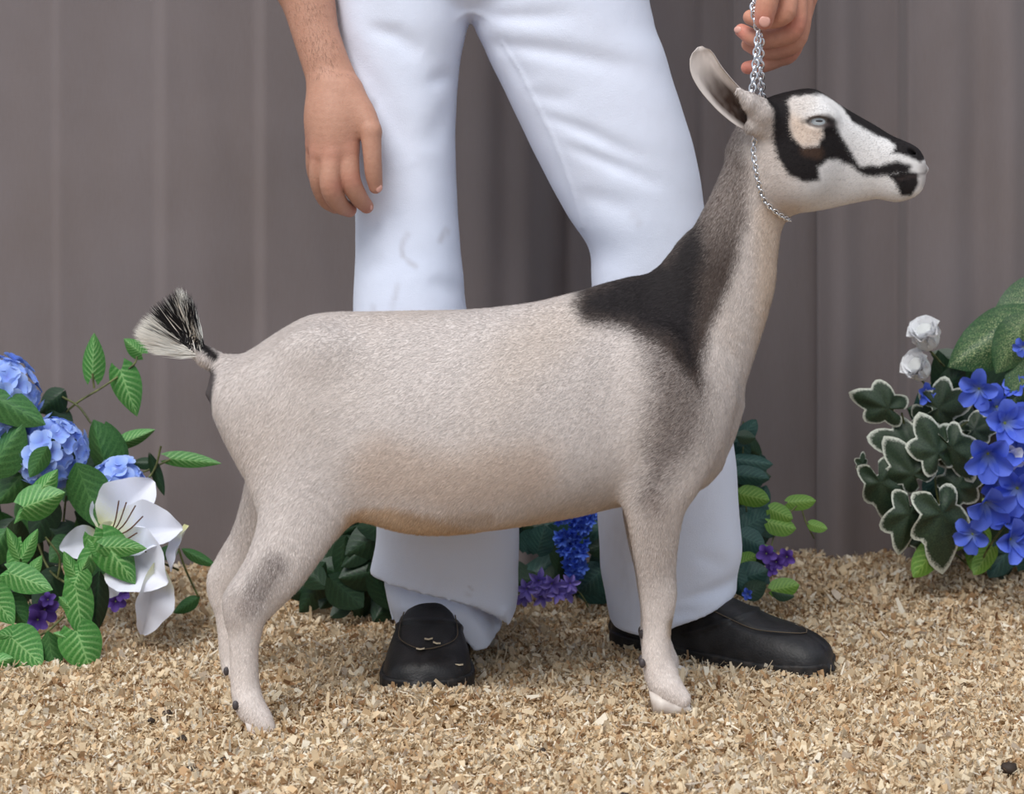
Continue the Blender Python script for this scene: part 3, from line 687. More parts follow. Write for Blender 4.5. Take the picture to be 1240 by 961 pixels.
def lay_chain(path, step=0.0076, sz=1.0):
    step = step*sz
    path = np.array(path); seg = np.linalg.norm(np.diff(path, axis=0), axis=1); s = np.concatenate([[0], np.cumsum(seg)])
    k = 0
    for u in np.arange(step/2, s[-1], step):
        p = np.array([np.interp(u, s, path[:, i]) for i in range(3)]); q = np.array([np.interp(min(u+.002, s[-1]), s, path[:, i])-np.interp(max(u-.002, 0), s, path[:, i]) for i in range(3)])
        t = Vector(q).normalized(); up = Vector((0.25, -1, 0.2)); z = (up-t*up.dot(t)).normalized(); y = z.cross(t)
        a = math.radians(38 if k % 2 else -48); y2 = y*math.cos(a)+z*math.sin(a); z2 = t.cross(y2)
        Mx = Matrix.Translation(Vector(p)) @ Matrix((t*sz, y2*sz, z2*sz)).transposed().to_4x4()
        mesh_obj('link', LINK, croot, Mx); k += 1
collar_near = spline([tuple(goat_w(*p)) for p in ((900, 172, -46), (902, 182, -46), (911, 212, -42), (922, 237, -34), (937, 253, -16), (942, 258, 0))], 60)
collar_far = spline([tuple(goat_w(*p)) for p in ((942, 258, 0), (937, 253, 16), (922, 237, 34), (911, 212, 42), (902, 180, 46), (905, 150, 46), (918, 124, 24))], 60)
lay_chain(on_skin(collar_near), sz=.72); lay_chain(on_skin(collar_far), sz=.72)
lay_chain(spline([tuple(W(918.5, 38, 3.135)), tuple(W(915, 75, 3.13)), tuple(W(910.5, 114, 3.127))], 20))
lay_chain(spline([tuple(W(921.5, 40, 3.14)), tuple(W(921, 80, 3.15)), tuple(W(923, 122, 3.17))], 20))
lay_chain(spline([tuple(W(918, 36, 3.135)), tuple(W(914, 20, 3.13)), tuple(W(912, 8, 3.135)), tuple(W(918, -6, 3.15))], 12))

# ---------------------------------------------------------------- the person
MD = 3.39
proot = empty('person', (W(640, 0, MD).x, MD, 0.0))
tag(proot, 'person in white trousers and black slip-on shoes standing behind the goat, holding its chain', 'person')
def mpx(X, Z): return 620+X*F/MD, HY+(CAMH-Z)*F/MD
LEGL = np.array([(-60, 404, 572, .0, .108), (20, 410, 569, .0, .105), (80, 414, 558, .0, .1), (150, 421, 553, -.004, .095), (220, 428, 554, -.008, .09), (290, 431, 559, -.012, .088), (330, 430, 563, -.014, .088), (378, 428, 567, -.016, .088),
                 (450, 433, 582, -.012, .088), (520, 442, 602, -.006, .09), (580, 450, 618, .0, .092), (640, 457, 628, .004, .092), (690, 453, 628, .004, .092), (720, 462, 627, .002, .09), (750, 472, 618, .0, .088), (790, 476, 612, .0, .085)], float)
LEGR = np.array([(-60, 566, 772, .0, .108), (20, 570, 790, .0, .105), (60, 584, 805, .0, .103), (95, 600, 816, .0, .1), (180, 642, 842, .0, .098), (255, 683, 854, .0, .095), (300, 712, 858, .0, .093), (340, 717, 862, .0, .092), (400, 718, 868, .0, .09), (470, 718, 876, .0, .09), (545, 719, 889, .0, .09),
                 (615, 722, 894, .0, .092), (660, 725, 898, .0, .092), (690, 727, 894, .0, .09), (720, 733, 891, .0, .09), (760, 740, 888, .0, .09)], float)
PELV = np.array([(-300, 425, 745, .0, .10), (-200, 418, 758, .0, .11), (-100, 405, 770, .0, .115), (-50, 404, 776, .0, .112), (-20, 410, 776, .0, .095), (10, 440, 760, .0, .06)], float)
VAL = [([(596, 50), (680, 62), (764, 79)], 11.2, 0.0043), ([(658, 135), (715, 158), (780, 190)], 8.8, 0.0034), ([(684, 171), (740, 194), (800, 220)], 8.8, 0.0034), ([(640, 110), (700, 120)], 10.0, 0.0020), ([(700, 225), (770, 250)], 11.2, 0.0020),
       ([(575, 18), (640, 20), (700, 18)], 10.0, 0.0034), ([(600, 40), (640, 100)], 10.0, 0.0020),
       ([(450, 30), (485, 42), (516, 64)], 11.2, 0.0034), ([(418, 40), (455, 95), (485, 150), (503, 190)], 15.0, 0.0030), ([(520, 100), (552, 85)], 10.0, 0.0027), ([(545, 120), (520, 180)], 12.5, 0.0020), ([(440, 330), (470, 300)], 11.2, 0.0014), ([(520, 330), (560, 350)], 12.5, 0.0020),
       ([(500, 660), (560, 672), (600, 668)], 20.0, -0.0020), ([(585, 722), (600, 738), (612, 745)], 7.5, 0.0054),
       ([(815, 708), (850, 700), (892, 692)], 7.5, 0.0041), ([(760, 640), (775, 690), (770, 730)], 11.2, 0.0027), ([(740, 650), (752, 720)], 10.0, 0.0027), ([(835, 655), (880, 672)], 10.0, 0.0020), ([(800, 725), (840, 716)], 6.2, 0.0020)]
SEAM = [([(608, 50), (630, 85), (651, 127), (667, 160), (680, 193), (693, 230), (703, 272)], 2.2, -.0016)]
HEML = np.array([(440, 742), (462, 744), (476, 750), (492, 742), (512, 737), (535, 739), (552, 746), (566, 757), (576, 770), (590, 768), (606, 757), (622, 736), (634, 728)], float)
HEMR = np.array([(730, 742), (745, 751), (775, 752), (800, 745), (815, 738), (850, 727), (878, 716), (900, 711)], float)
FOLD = np.array([(440, 690), (455, 691), (500, 697), (545, 706), (575, 716), (600, 732), (612, 742), (640, 750)], float)
T = Field((-0.30, 3.20, -0.01), (0.36, 3.58, 1.25), 0.0035)
def trouser_fn(S, which):
    D = spline(S, 140)
    def fn(X, Y, Z):
        PX, PY = mpx(X, Z); py = PY.ravel()
        I = [np.interp(py, D[:, 0], D[:, j]).reshape(1, 1, -1) for j in (1, 2, 3, 4)]
        cx = ((I[0]+I[1])/2-CX)*MD/F; hx = (I[1]-I[0])/2*MD/F; cy = MD+I[2]
        p = 2.3
        f = ((np.abs((X-cx)/hx)**p+np.abs((Y-cy)/I[3])**p)**(1/p)-1)*np.minimum(hx, I[3])
        pxs, pys = np.broadcast_arrays(PX, PY)
        dsp = np.zeros(pxs.shape, np.float32)
        for ln, wd, am in VAL+SEAM:
            a0, b0 = np.array(ln[0], float), np.array(ln[-1], float); e0 = b0-a0
            tt = np.clip(((pxs-a0[0])*e0[0]+(pys-a0[1])*e0[1])/(e0@e0), 0, 1)
            dsp += am*np.exp(-(line_d(pxs, pys, ln)/(wd*(.8+.5*tt)))**2)*(1 if wd < 3 else np.sin(np.pi*(tt*.94+.03))**.8*1.15)
        front = sstep(0.03, -0.03, Y-cy)
        f = f+dsp*front
        if which == 'L':
            yf = np.interp(pxs, FOLD[:, 0], FOLD[:, 1]); t = pys-yf
            step = np.where(t > 0, np.exp(-t/12)*0.026*sstep(0, 3, t), -0.005*np.exp(t/22))
            f = f+step
            f = f+0.010*np.exp(-(line_d(pxs, pys, [(462, 712), (470, 730), (476, 745)])/5)**2)*front
            f = f-0.007*np.exp(-(line_d(pxs, pys, [(490, 718), (545, 724)])/13)**2)*front+0.009*np.exp(-(line_d(pxs, pys, [(578, 724), (596, 745), (600, 758)])/6)**2)*front-.006*np.exp(-(line_d(pxs, pys, [(612, 728), (618, 742)])/8)**2)*front
        P = np.stack(np.broadcast_arrays(X, Y, Z), -1) if False else None
        nz = 0
        for i in range(6): nz = nz+np.sin((X*NK[i, 0]+Y*NK[i, 1]+Z*NK[i, 2]*0.7)*26+NP[i])
        for i in range(8, 14): nz = nz+.22*np.sin((X*NK[i, 0]*.7+Y*NK[i, 1]+Z*NK[i, 2]*.8)*55+NP[i])
        f = f+nz*0.0006
        if which in 'LR':
            H = HEML if which == 'L' else HEMR
            hem = np.interp(pxs, H[:, 0], H[:, 1]); back = np.clip((Y-cy)/0.08, -1, 1)
            hem = hem-np.where(back > 0, back*4, 0)
            f = np.maximum(f, (pys-hem)*MD/F*0.8)
        else:
            f = np.maximum(f, np.maximum((-280-pys), pys-14)*MD/F)
        return f
    return fn
for S, w, lo, hi in ((LEGL, 'L', (-0.29, 3.22, -0.005), (0.03, 3.56, 0.975)), (LEGR, 'R', (-0.08, 3.22, -0.005), (0.345, 3.56, 0.975)), (PELV, 'P', (-0.28, 3.22, 0.85), (0.22, 3.56, 1.24))):
    T.add(trouser_fn(S, w), lo, hi, 0.02 if w != 'R' else 0.012)
TV, TQ = T.mesh()
tx, ty = mpx(TV[:, 0], TV[:, 2])
tc = np.tile(np.array(lin((226, 232, 249))), (len(TV), 1))
stain = np.zeros(len(TV)); nn = noise(TV, 150, 3); nl = noise(TV, 30, 9)
for ln, wd, am in (([(490, 290), (492, 300), (500, 308), (507, 313)], 2.2, .55), ([(491, 288), (497, 275)], 2.5, .5), ([(536, 284), (541, 274)], 3, .55), ([(482, 350), (486, 335)], 2.5, .4), ([(456, 372), (456, 362)], 2.5, .4), ([(478, 372), (480, 356)], 3, .3), ([(457, 118), (459, 124)], 2.5, .5),
                   ([(764, 255), (768, 262)], 4, .3), ([(570, 692), (573, 694)], 1.5, .6), ([(566, 699), (570, 701)], 2, .3), ([(480, 645), (520, 690)], 16, .1), ([(745, 630), (760, 690), (780, 735)], 14, .22), ([(860, 560), (850, 610)], 14, .1), ([(575, 10), (590, 40)], 10, .12)):
    stain = np.maximum(stain, am*.62*sstep(wd*2.6, 0, line_d(tx, ty, ln)+nn*1.6+1.2*noise(TV, 420, 12))*np.clip(.75+.6*noise(TV, 260, 15), .2, 1))
stain = np.maximum(stain, 0.10*sstep(.1, .7, nl))
front = TV[:, 1] < MD
tc = tc*(1-(stain*front)[:, None])+np.array(lin((150, 138, 134)))*(stain*front)[:, None]
trousers = local_obj('trousers', TV, TQ, M_denim, proot, col=tc); tag(trousers, 'white denim trousers bunched over the shoes')

# arms and hands (one body mesh; upper arms run up under the shirt sleeves)
def skin_col(V, base, red, joints):
    c = np.tile(np.array(base), (len(V), 1))
    r = np.zeros(len(V))
    for j, rad in joints: r = np.maximum(r, np.exp(-(np.linalg.norm(V-np.array(j), axis=1)/rad)**2))
    return c*(1-.6*r[:, None])+np.array(red)*(.6*r[:, None])
bodyV = []; bodyQ = []; bodyC = []; nb = 0
def add_body(V, Q, c):
    global nb
    bodyV.append(V); bodyQ.append(Q+nb); bodyC.append(c); nb += len(V)
LH = Field((-0.34, 3.17, 0.58), (-0.14, 3.46, 0.98), 0.0022)
LH.chain([(345, -90, 3.37, 46), (360, -35, 3.35, 38, 1), (373, 0, 3.335, 32.5, .95), (382, 39, 3.32, 28.5, .9), (394, 76, 3.305, 28.5, .8), (404, 104, 3.295, 30, .62), (410, 132, 3.285, 31, .5)], 0.010)
kn = [(421, 180, 3.262, 14), (403, 186, 3.256, 14.5), (389, 184, 3.266, 14), (382, 174, 3.285, 12)]
wr = [(418, 112, 3.288, 17), (408, 108, 3.284, 19), (398, 106, 3.288, 19), (392, 106, 3.296, 16)]
for a, b in zip(wr, kn): LH.chain([a, ((a[0]+b[0])/2, (a[1]+b[1])/2, (a[2]+b[2])/2-.004, 18.5), b], 0.014)
LH.chain([(422, 112, 3.282, 17), (439, 138, 3.268, 16), (450, 160, 3.255, 12.5)], 0.012)
LH.chain([(449, 158, 3.255, 12.8), (451, 190, 3.250, 11.2), (452.5, 210, 3.252, 10.6), (455, 226, 3.256, 8.6)], 0.003)
LH.chain([kn[0], (424, 216, 3.254, 12.6), (434, 238, 3.262, 11), (444, 250, 3.274, 8.6)], 0.004)
LH.chain([kn[1], (400, 224, 3.248, 13), (410, 246, 3.262, 11.2), (423, 254, 3.28, 9)], 0.003)
LH.chain([kn[2], (386, 216, 3.268, 11.6), (394, 240, 3.284, 10.5), (406, 250, 3.300, 8.8)], 0.003)
LH.chain([kn[3], (381, 202, 3.295, 10.5), (386, 220, 3.31, 9.5), (396, 230, 3.325, 8)], 0.003)
LH.cut(lambda X, Y, Z: (W(0, -85, 3.37).z-Z)+0*X+0*Y, (-.4, 3.1, .95), (-.1, 3.5, 1.1), .002)
V, Q = LH.mesh()
jn = [(tuple(W(*a[:3])), .016) for a in kn]+[(tuple(W(427, 216, 3.25)), .012), (tuple(W(444, 250, 3.275)), .014), (tuple(W(455, 228, 3.265)), .014), (tuple(W(405, 224, 3.245)), .012), (tuple(W(424, 252, 3.28)), .014)]
add_body(V, Q, skin_col(V, lin((188, 142, 120)), lin((190, 116, 102)), jn))
RH = Field((0.26, 3.05, 0.78), (0.46, 3.27, 1.07), 0.0022)
RH.chain([(985, -150, 3.195, 34, .9), (982, -130, 3.19, 33, .8), (972, -95, 3.17, 34, .75), (964, -55, 3.165, 38, .6)], 0.012)
rk = [(948, -35, 3.14, 14), (962, -28, 3.15, 14.5), (973, -18, 3.17, 14), (978, -6, 3.19, 12.5)]
for a in rk: RH.chain([(968, -85, 3.17, 20), a], 0.012)
RH.chain([(968, -118, 3.175, 22), (948, -80, 3.14, 20), (937, -42, 3.115, 16.5), (931, -8, 3.105, 14), (926.5, 14, 3.105, 13), (925, 25, 3.108, 11.5)], 0.006)
RH.chain([rk[0], (952, 12, 3.125, 13), (930, 24, 3.135, 11.5), (909, 21, 3.15, 9.5)], 0.004)
RH.chain([rk[1], (963, 30, 3.145, 13), (938, 46, 3.155, 12), (914, 46, 3.165, 11), (898, 37, 3.175, 8.5)], 0.004)
RH.chain([rk[2], (966, 44, 3.165, 12.5), (944, 60, 3.175, 11.5), (922, 60, 3.185, 10.5), (906, 54, 3.195, 8.5)], 0.004)
RH.chain([rk[3], (960, 58, 3.185, 11.5), (942, 71, 3.19, 10.5), (922, 79, 3.192, 9.5), (905, 82, 3.195, 8)], 0.004)
V, Q = RH.mesh()
jn = [(tuple(W(925, 25, 3.10)), .014), (tuple(W(898, 37, 3.17)), .016), (tuple(W(963, 30, 3.14)), .014), (tuple(W(905, 82, 3.19)), .018), (tuple(W(958, 60, 3.18)), .014)]
add_body(V, Q, skin_col(V, lin((206, 148, 124)), lin((206, 118, 108)), jn))
# upper body, out of the frame
UB = Field((-0.42, 3.10, 0.92), (0.52, 3.66, 1.86), 0.008)
shL = np.array(W(425, -500, 3.45)); shR = np.array(W(765, -500, 3.45)); chest = np.array(W(592, -430, 3.45))
elL = np.array(W(322, -225, 3.42)); elR = np.array(W(985, -330, 3.36))
UB.cone(elL, W(346, -86, 3.369), .046, .0505, .01); UB.cone(shL, elL, .056, .044, .03)
UB.cone(elR, W(985, -140, 3.193), .044, .034, .01); UB.cone(shR, elR, .056, .044, .03)
UB.ellip(chest, (.18, .115, .20), .05); UB.cone(chest, W(592, -200, 3.42), .14, .13, .05, s1=.8, s2=.8)
UB.cone(shL, shR, .06, .06, .05); neck = np.array(W(592, -600, 3.44)); hd = neck+np.array([0, -.03, .15])
UB.cone((neck[0], 3.46, neck[2]-.08), neck+np.array([0, -.01, .06]), .062, .058, .03)
UB.ellip(hd, (.076, .098, .118), .02); UB.ellip(hd+np.array([0, -.06, -.055]), (.055, .045, .055), .03)
UB.ellip(hd+np.array([0, -.10, -.02]), (.014, .022, .022), .012); UB.ellip(hd+np.array([0, -.095, -.062]), (.026, .012, .008), .008)
for s in (-1, 1):
    UB.ellip(hd+np.array([s*.078, .01, -.01]), (.012, .022, .034), .008); UB.ellip(hd+np.array([s*.032, -.10, .012]), (.018, .014, .012), .008, True)
V, Q = UB.mesh(); add_body(V, Q, skin_col(V, lin((190, 138, 112)), lin((190, 120, 100)), []))
def arm_hair():
    n = 420; V = []; T3 = []
    t = rng.uniform(0, 1, n); P = np.stack([np.interp(t, [0, .5, 1], [W(362, -40, 3.34).x, W(382, 39, 3.32).x, W(398, 92, 3.3).x])+rng.normal(0, .022, n), np.full(n, 3.27), np.interp(t, [0, .5, 1], [W(362, -40, 3.34).z, W(382, 39, 3.32).z, W(398, 92, 3.3).z])], 1)
    for _ in range(14): f = LH.sample(P); P = P-LH.grad(P)*(f*.8)[:, None]
    ok = np.abs(LH.sample(P)) < .001; P = P[ok]; N = LH.grad(P); dr = np.array([.25, 0, -1.0])+rng.normal(0, .35, (len(P), 3)); dr -= N*np.sum(dr*N, 1, keepdims=True); sd = np.cross(N, dr); sd /= np.linalg.norm(sd, axis=1, keepdims=True)
    tip = P+dr*rng.uniform(.005, .011, (len(P), 1))+N*.002
    V = np.stack([P-sd*.0001, P+sd*.0001, tip], 1).reshape(-1, 3)
    o = local_obj('arm_hair', V, np.arange(len(V)).reshape(-1, 3), M_hair, proot, smooth=False); tag(o, 'fine dark forearm hair', kind='stuff')
arm_hair()
body = local_obj('body', np.vstack(bodyV), np.vstack(bodyQ), M_skin, proot, col=np.vstack(bodyC)); tag(body, 'bare forearms and hands')
SH = Field((-0.36, 3.22, 0.98), (0.46, 3.66, 1.62), 0.009)
SH.ellip(chest, (.195, .135, .22), .05); SH.cone(chest, W(592, -190, 3.42), .155, .155, .05, s1=.85, s2=.85); SH.cone(shL, shR, .075, .075, .05)
for a, b in ((shL, elL), (shR, elR)): SH.cone(a, a+(b-a)*.6, .075, .066, .04)
V, Q = SH.mesh(); local_obj('shirt', V, Q, M_shirt, proot)
HA = Field(hd-.17, hd+.17, .008); HA.ellip(hd+np.array([0, .012, .018]), (.085, .102, .114), .01)
HA.cut(lambda X, Y, Z: (Z-(hd[2]+.05))*0.6+(Y-(hd[1]-.055))+0*X, hd-.17, hd+.17, .02) if False else None
HA.cut(lambda X, Y, Z: np.maximum(Y-(hd[1]-.03), Z-(hd[2]+.06))+0*X, hd-.17, hd+.17, .01)
HA.cut(lambda X, Y, Z: Z-(hd[2]-.05)+0*X+0*Y, hd-.17, hd+.17, .01)
V, Q = HA.mesh(); local_obj('hair', V, Q, M_hair, proot)
def nail(c, n, up, w, h):
    n = Vector(n).normalized(); up = Vector(up); up = (up-n*up.dot(n)).normalized(); s = up.cross(n)
    V, Q = uvsphere((w, h, .0018), 16, 8); Mx = np.array(Matrix((s, up, n)).transposed()); V = V@Mx.T+np.array(c)
    local_obj('fingernail', V, Q, M_nail, proot)
nail(W(926, 26, 3.0945), (0, -1, -.12), (0, 0, 1), .0072, .0075)
nail(W(459, 228, 3.2495), (.5, -1, -.2), (.1, 0, 1), .0048, .0055)
nail(W(447.5, 251.5, 3.2675), (.5, -1, -.5), (-.5, 0, 1), .0042, .005)
nail(W(893.5, 36, 3.169), (-.8, -1, 0), (1, -.3, 0), .0045, .006)

# shoes
SU = spline([(0, .012, .050, .0), (.012, .026, .068, 0), (.04, .035, .082, 0), (.075, .038, .092, 0), (.11, .039, .094, 0), (.145, .042, .088, 0), (.18, .047, .077, .002), (.21, .050, .067, .004), (.24, .050, .061, .005), (.262, .047, .056, .005), (.278, .042, .050, .004), (.288, .035, .044, .003), (.294, .026, .036, .002), (.298, .012, .026, 0)], 120)
def shoe_meshes():
    out = []
    for part in ('upper', 'sole'):
        Fd = Field((-.02, -.07, -.005), (.32, .07, .115), .0028)
        def fn(X, Y, Z):
            x = X.ravel(); hw, top, cy = [np.interp(x, SU[:, 0], SU[:, j]).reshape(-1, 1, 1) for j in (1, 2, 3)]
            ex = np.maximum(np.maximum(-x, x-.297), 0).reshape(-1, 1, 1)
            if part == 'sole':
                hw = hw+.004; r = np.abs((Y-cy)/hw)-1
                return np.maximum(r*hw*.9, np.maximum(Z-.019-.006*sstep(.22, .29, X), -Z))+ex*2
            top = top; v = np.maximum(Z-.012, 0)/(top-.012)
            rho = (np.abs((Y-cy)/hw)**2.6+np.clip(v, 0, 3)**2.4)**(1/2.5)
            f = (rho-1)*np.minimum(hw, .04)
            # apron seam round the vamp, strap welt across the instep
            ap = np.abs((Y-cy)/hw)-0.70*np.sqrt(np.clip(1-np.clip((X-.19)/.075, 0, 1)**2, 0, 1)); f = f+.0016*np.exp(-(ap/.05)**2)*(X > .09)*(Z > .03)
            f = f-.0022*np.exp(-((X-.165-2*(Z-.06))/.006)**2)*(Z > .035)
            return np.maximum(f, .006-Z)+ex
        Fd.add(fn, (-.02, -.07, -.005), (.32, .07, .115), .003)
        V, Q = Fd.mesh(); out.append(np_mesh(part, V, Q, (M_leather if part == 'upper' else M_rubber,)))
    st = []
    for s in (-1, 1):
        pass
    P = []
    for x in np.linspace(.10, .265, 40):
        hw, top, cy = [float(np.interp(x, SU[:, 0], SU[:, j])) for j in (1, 2, 3)]
        ap = .70*math.sqrt(max(0, 1-max(0, (x-.19)/.075)**2)); v = max(0, 1-ap**2.6)**(1/2.4); P.append((x, cy, hw*ap, .012+v*(top-.012)+.0006))
    path = [(x, cy-h, z) for x, cy, h, z in P]+[(x, cy+h, z) for x, cy, h, z in P[::-1]]
    V, Q = tube(path, .0007, 5); out.append(np_mesh('stitching', V, Q, (M_thread,)))
    return out
S_up, S_so, S_st = shoe_meshes()
for nm, heel, toe, lab in (('L', (-.100, 3.462, .0), (-.121, 3.163, -.004), 'black leather shoe pointing toward the camera'), ('R', (.142, 3.43, .004), (.418, 3.262, -.006), 'black leather shoe pointing to the right')):
    h = Vector(heel); t = Vector(toe); x = (t-h).normalized(); y = Vector((0, 0, 1)).cross(x).normalized(); z = x.cross(y)
    Mx = Matrix.Translation(h) @ Matrix((x, y, z)).transposed().to_4x4()
    if nm == 'R': Mx = Mx @ Matrix.Diagonal((1.08, 1.0, 1.0, 1))
    else: Mx = Mx @ Matrix.Diagonal((1.0, 1.14, 1.0, 1)); SHOE_M = Mx.copy()
    s = mesh_obj('shoe', S_up, proot, Mx); tag(s, lab)
    mesh_obj('sole', S_so, s, Mx); mesh_obj('stitching', S_st, s, Mx)

# small dark pellets in the bedding and chips lying on the shoe
PM = None
for k, (px, py, r, lab) in enumerate(((203, 862, 5, 'small dark pellet in the shavings left of the near hind hoof'), (221, 893, 5.5, 'dark pellet in the shavings below and left of the near hind hoof'), (183, 871, 4, 'tiny dark pellet, leftmost in the shavings'),
                     (333, 902, 5, 'dark pellet just in front of the near hind hoof'), (230, 931, 6, 'round dark pellet near the bottom left edge'), (262, 922, 4.5, 'small dark pellet, upper of the pair below the hind hoof'), (272, 918, 4, 'small dark pellet, right of the pair below the hind hoof'),
                     (657, 908, 4.5, 'small dark pellet in the shavings at bottom centre'), (1222, 928, 9, 'dark bark chip at the lower right edge'), (988, 922, 4.5, 'small dark pellet in the shavings at lower right'), (756, 962, 5, 'brown pellet at the bottom edge'))):
    d = F*CAMH/(py-HY); b = W(px, py, d); z = float(gh(np.array([b.x]), np.array([b.y]))[0]); rr = r*d/F
    d = F*(CAMH-z-rr)/(py-HY); b = W(px, py, d)
    V, Q = uvsphere((rr*1.25, rr, rr*.9), 12, 8); V = V*(1+.12*np.sin(V[:, :1]*900+k)); 
    o = local_obj('pellet', V+np.array((b.x, b.y, z+rr*.7)), Q, M_pellet); tag(o, lab, 'pellet', 'dark pellets in the bedding')
from mathutils.bvhtree import BVHTree
def shoe_hit(px, py):
    Mi = SHOE_M.inverted(); o = Mi @ Vector((0, 0, CAMH)); q = Mi @ W(px, py, 3.0); bv = BVHTree.FromPolygons([v.co[:] for v in S_up.vertices], [p.vertices[:] for p in S_up.polygons])
    h = bv.ray_cast(o, (q-o).normalized())[0]; return (SHOE_M @ h)+Vector((0, -.0005, .0012)) if h else W(px, py, 3.25)
for (px, py, d, a, lab) in ((519, 775, 3.272, .2, 'pale wood chip on the left shoe, nearest the trouser hem'), (529, 780, 3.264, -.5, 'pale wood chip on the left shoe, right of the pair by the hem'), (509, 787, 3.252, .1, 'thin pale wood sliver on the left shoe instep'), (556, 806, 3.222, -.3, 'pale wood chip on the right edge of the left shoe')):
    b = shoe_hit(px, py); L = .0055; ca, sa = math.cos(a), math.sin(a); V = []
    for t, zz in ((-1, .0012), (0, 0), (1, .001)):
        for s in (-1, 1): V.append((b.x+ca*t*L, b.y+s*.003-.0, b.z+zz+sa*t*L*.3)); 
    V = np.array(V); V2 = V+np.array((0, 0, .0008)); V = np.vstack([V, V2])
    Q = [(6, 7, 9, 8), (8, 9, 11, 10), (0, 2, 3, 1), (2, 4, 5, 3), (0, 6, 8, 2), (2, 8, 10, 4), (1, 3, 9, 7), (3, 5, 11, 9), (0, 1, 7, 6), (4, 10, 11, 5)]
    o = local_obj('wood_chip', V, np.array(Q), M_shav, col=np.tile(np.array(lin((238, 226, 200))), (12, 1))); tag(o, lab, 'wood chip', 'wood chips on the left shoe')

# ---------------------------------------------------------------- silk flower arrangements
def leaf_mesh(name, mt, prof, lobe=0.0, fold=0.18, curl=0.12, nt=10, ns=6, wave=0.0):
    """unit leaf: base at origin, tip at +y 1, half width 0.5 along x, faces +z"""
    pt = np.linspace(0, 1, len(prof)); V = []; UV = []; Q = []
    for i in range(nt+1):
        t = i/nt; h = float(np.interp(t, pt, prof))*0.5
        for j in range(ns+1):
            s = 2*j/ns-1
            y = t-lobe*abs(s)**1.4*(1-t)**2; x = s*h
            z = -fold*abs(s)*h*1.2+curl*(0.25-(t-0.5)**2)+wave*math.sin(t*17+s*2)*abs(s)
            V.append((x, y, z)); UV.append(((s+1)/2, t))
    for i in range(nt):
        for j in range(ns): a = i*(ns+1)+j; Q.append((a, a+1, a+ns+2, a+ns+1))
    return np_mesh(name, np.array(V), np.array(Q), (mt,), uv=np.array(UV))
ARROW = [.42, .80, .95, 1.0, .96, .86, .70, .50, .28, .02]; OVAL = [.05, .5, .8, .96, 1.0, .95, .84, .66, .4, .03]; ROUND = [.25, .75, .95, 1., 1., .97, .9, .76, .5, .05]
LM = {
    'A': [leaf_mesh('leaf', M_arrow, ARROW, .20, f, c) for f, c in ((.3, .15), (.15, -.12), (.5, .3))],
    'B': [leaf_mesh('leaf', M_green, OVAL, .0, f, c) for f, c in ((.3, .15), (.2, -.15), (.5, .3))],
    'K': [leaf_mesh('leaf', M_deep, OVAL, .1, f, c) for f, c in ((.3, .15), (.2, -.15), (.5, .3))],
    'T': [leaf_mesh('leaf', M_teal, ROUND, .1, f, c, wave=.02) for f, c in ((.3, .15), (.2, -.15))],
    'E': [leaf_mesh('leaf', M_lime, ROUND, .12, f, c) for f, c in ((.3, .15), (.2, -.15))],
    'D': [leaf_mesh('leaf', M_dief, OVAL, .0, f, c, wave=.012) for f, c in ((.25, .25), (.3, .1))],
}
def ivy_mesh(seed):
    rr = random.Random(seed); n = 40; V = [(0, 0, 0)]; UV = [(0, 0)]; Q = []
    lobes = [(90, .60+rr.uniform(-.06, .1)), (24+rr.uniform(-8, 8), .44+rr.uniform(-.06, .06)), (156+rr.uniform(-8, 8), .44+rr.uniform(-.06, .06)), (-40, .34), (220, .34)]
    R = []
    for i in range(n):
        a = 360*i/n-90; r = .20
        for la, lr in lobes:
            d = abs((a-la+180) % 360-180); lr2 = lr*rr.uniform(.98, 1.02)
            r = max(r, lr2*max(0, 1-(d/62)**1.3)+.10)
        if abs((a+90+180) % 360-180) < 12: r = .12
        R.append(r)
    for k in (.45, .82, 1.0):
        for i in range(n):
            a = math.radians(360*i/n-90); r = R[i]*k
            V.append((r*math.cos(a), r*math.sin(a), .12*math.sin(a*2+seed)*r-.3*r*r+.03*math.sin(5*a+seed)-.28*abs(r*math.cos(a)))); UV.append((k, i/n))
    tri = []
    for i in range(n): tri.append((0, 1+i, 1+(i+1) % n, 1+(i+1) % n))
    for k in range(2):
        for i in range(n): a = 1+k*n+i; b = 1+k*n+(i+1) % n; tri.append((a, a+n, b+n, b))
    T3 = []
    for f in tri:
        T3.append(f[:3])
        if f[2] != f[3]: T3.append((f[0], f[2], f[3]))
    return np_mesh('ivy_leaf', np.array(V), np.array(T3), (M_ivy,), uv=np.array(UV))
LM['C'] = [ivy_mesh(s) for s in (1, 2, 3)]
def frame(b, t, n):
    b = Vector(b); t = Vector(t); y = (t-b); L = y.length; y.normalize(); n = Vector(n); z = (n-y*n.dot(y)).normalized(); x = y.cross(z)
    return b, x, y, z, L
rl = random.Random(11)
def leaf(parent, kind, b, t, w, d, dt=None, nrm=None, name='leaf'):
    dt = d if dt is None else dt
    nrm = nrm or (rl.uniform(-.35, .35), -1, rl.uniform(.0, .7))
    b, x, y, z, L = frame(W(b[0], b[1], d), W(t[0], t[1], dt), nrm); wd = w*d/F
    Mx = Matrix((x*wd, y*L, z*(wd+L)/2)).transposed().to_4x4(); Mx = Matrix.Translation(b) @ Mx
    return mesh_obj(name, rl.choice(LM[kind]), parent, Mx)
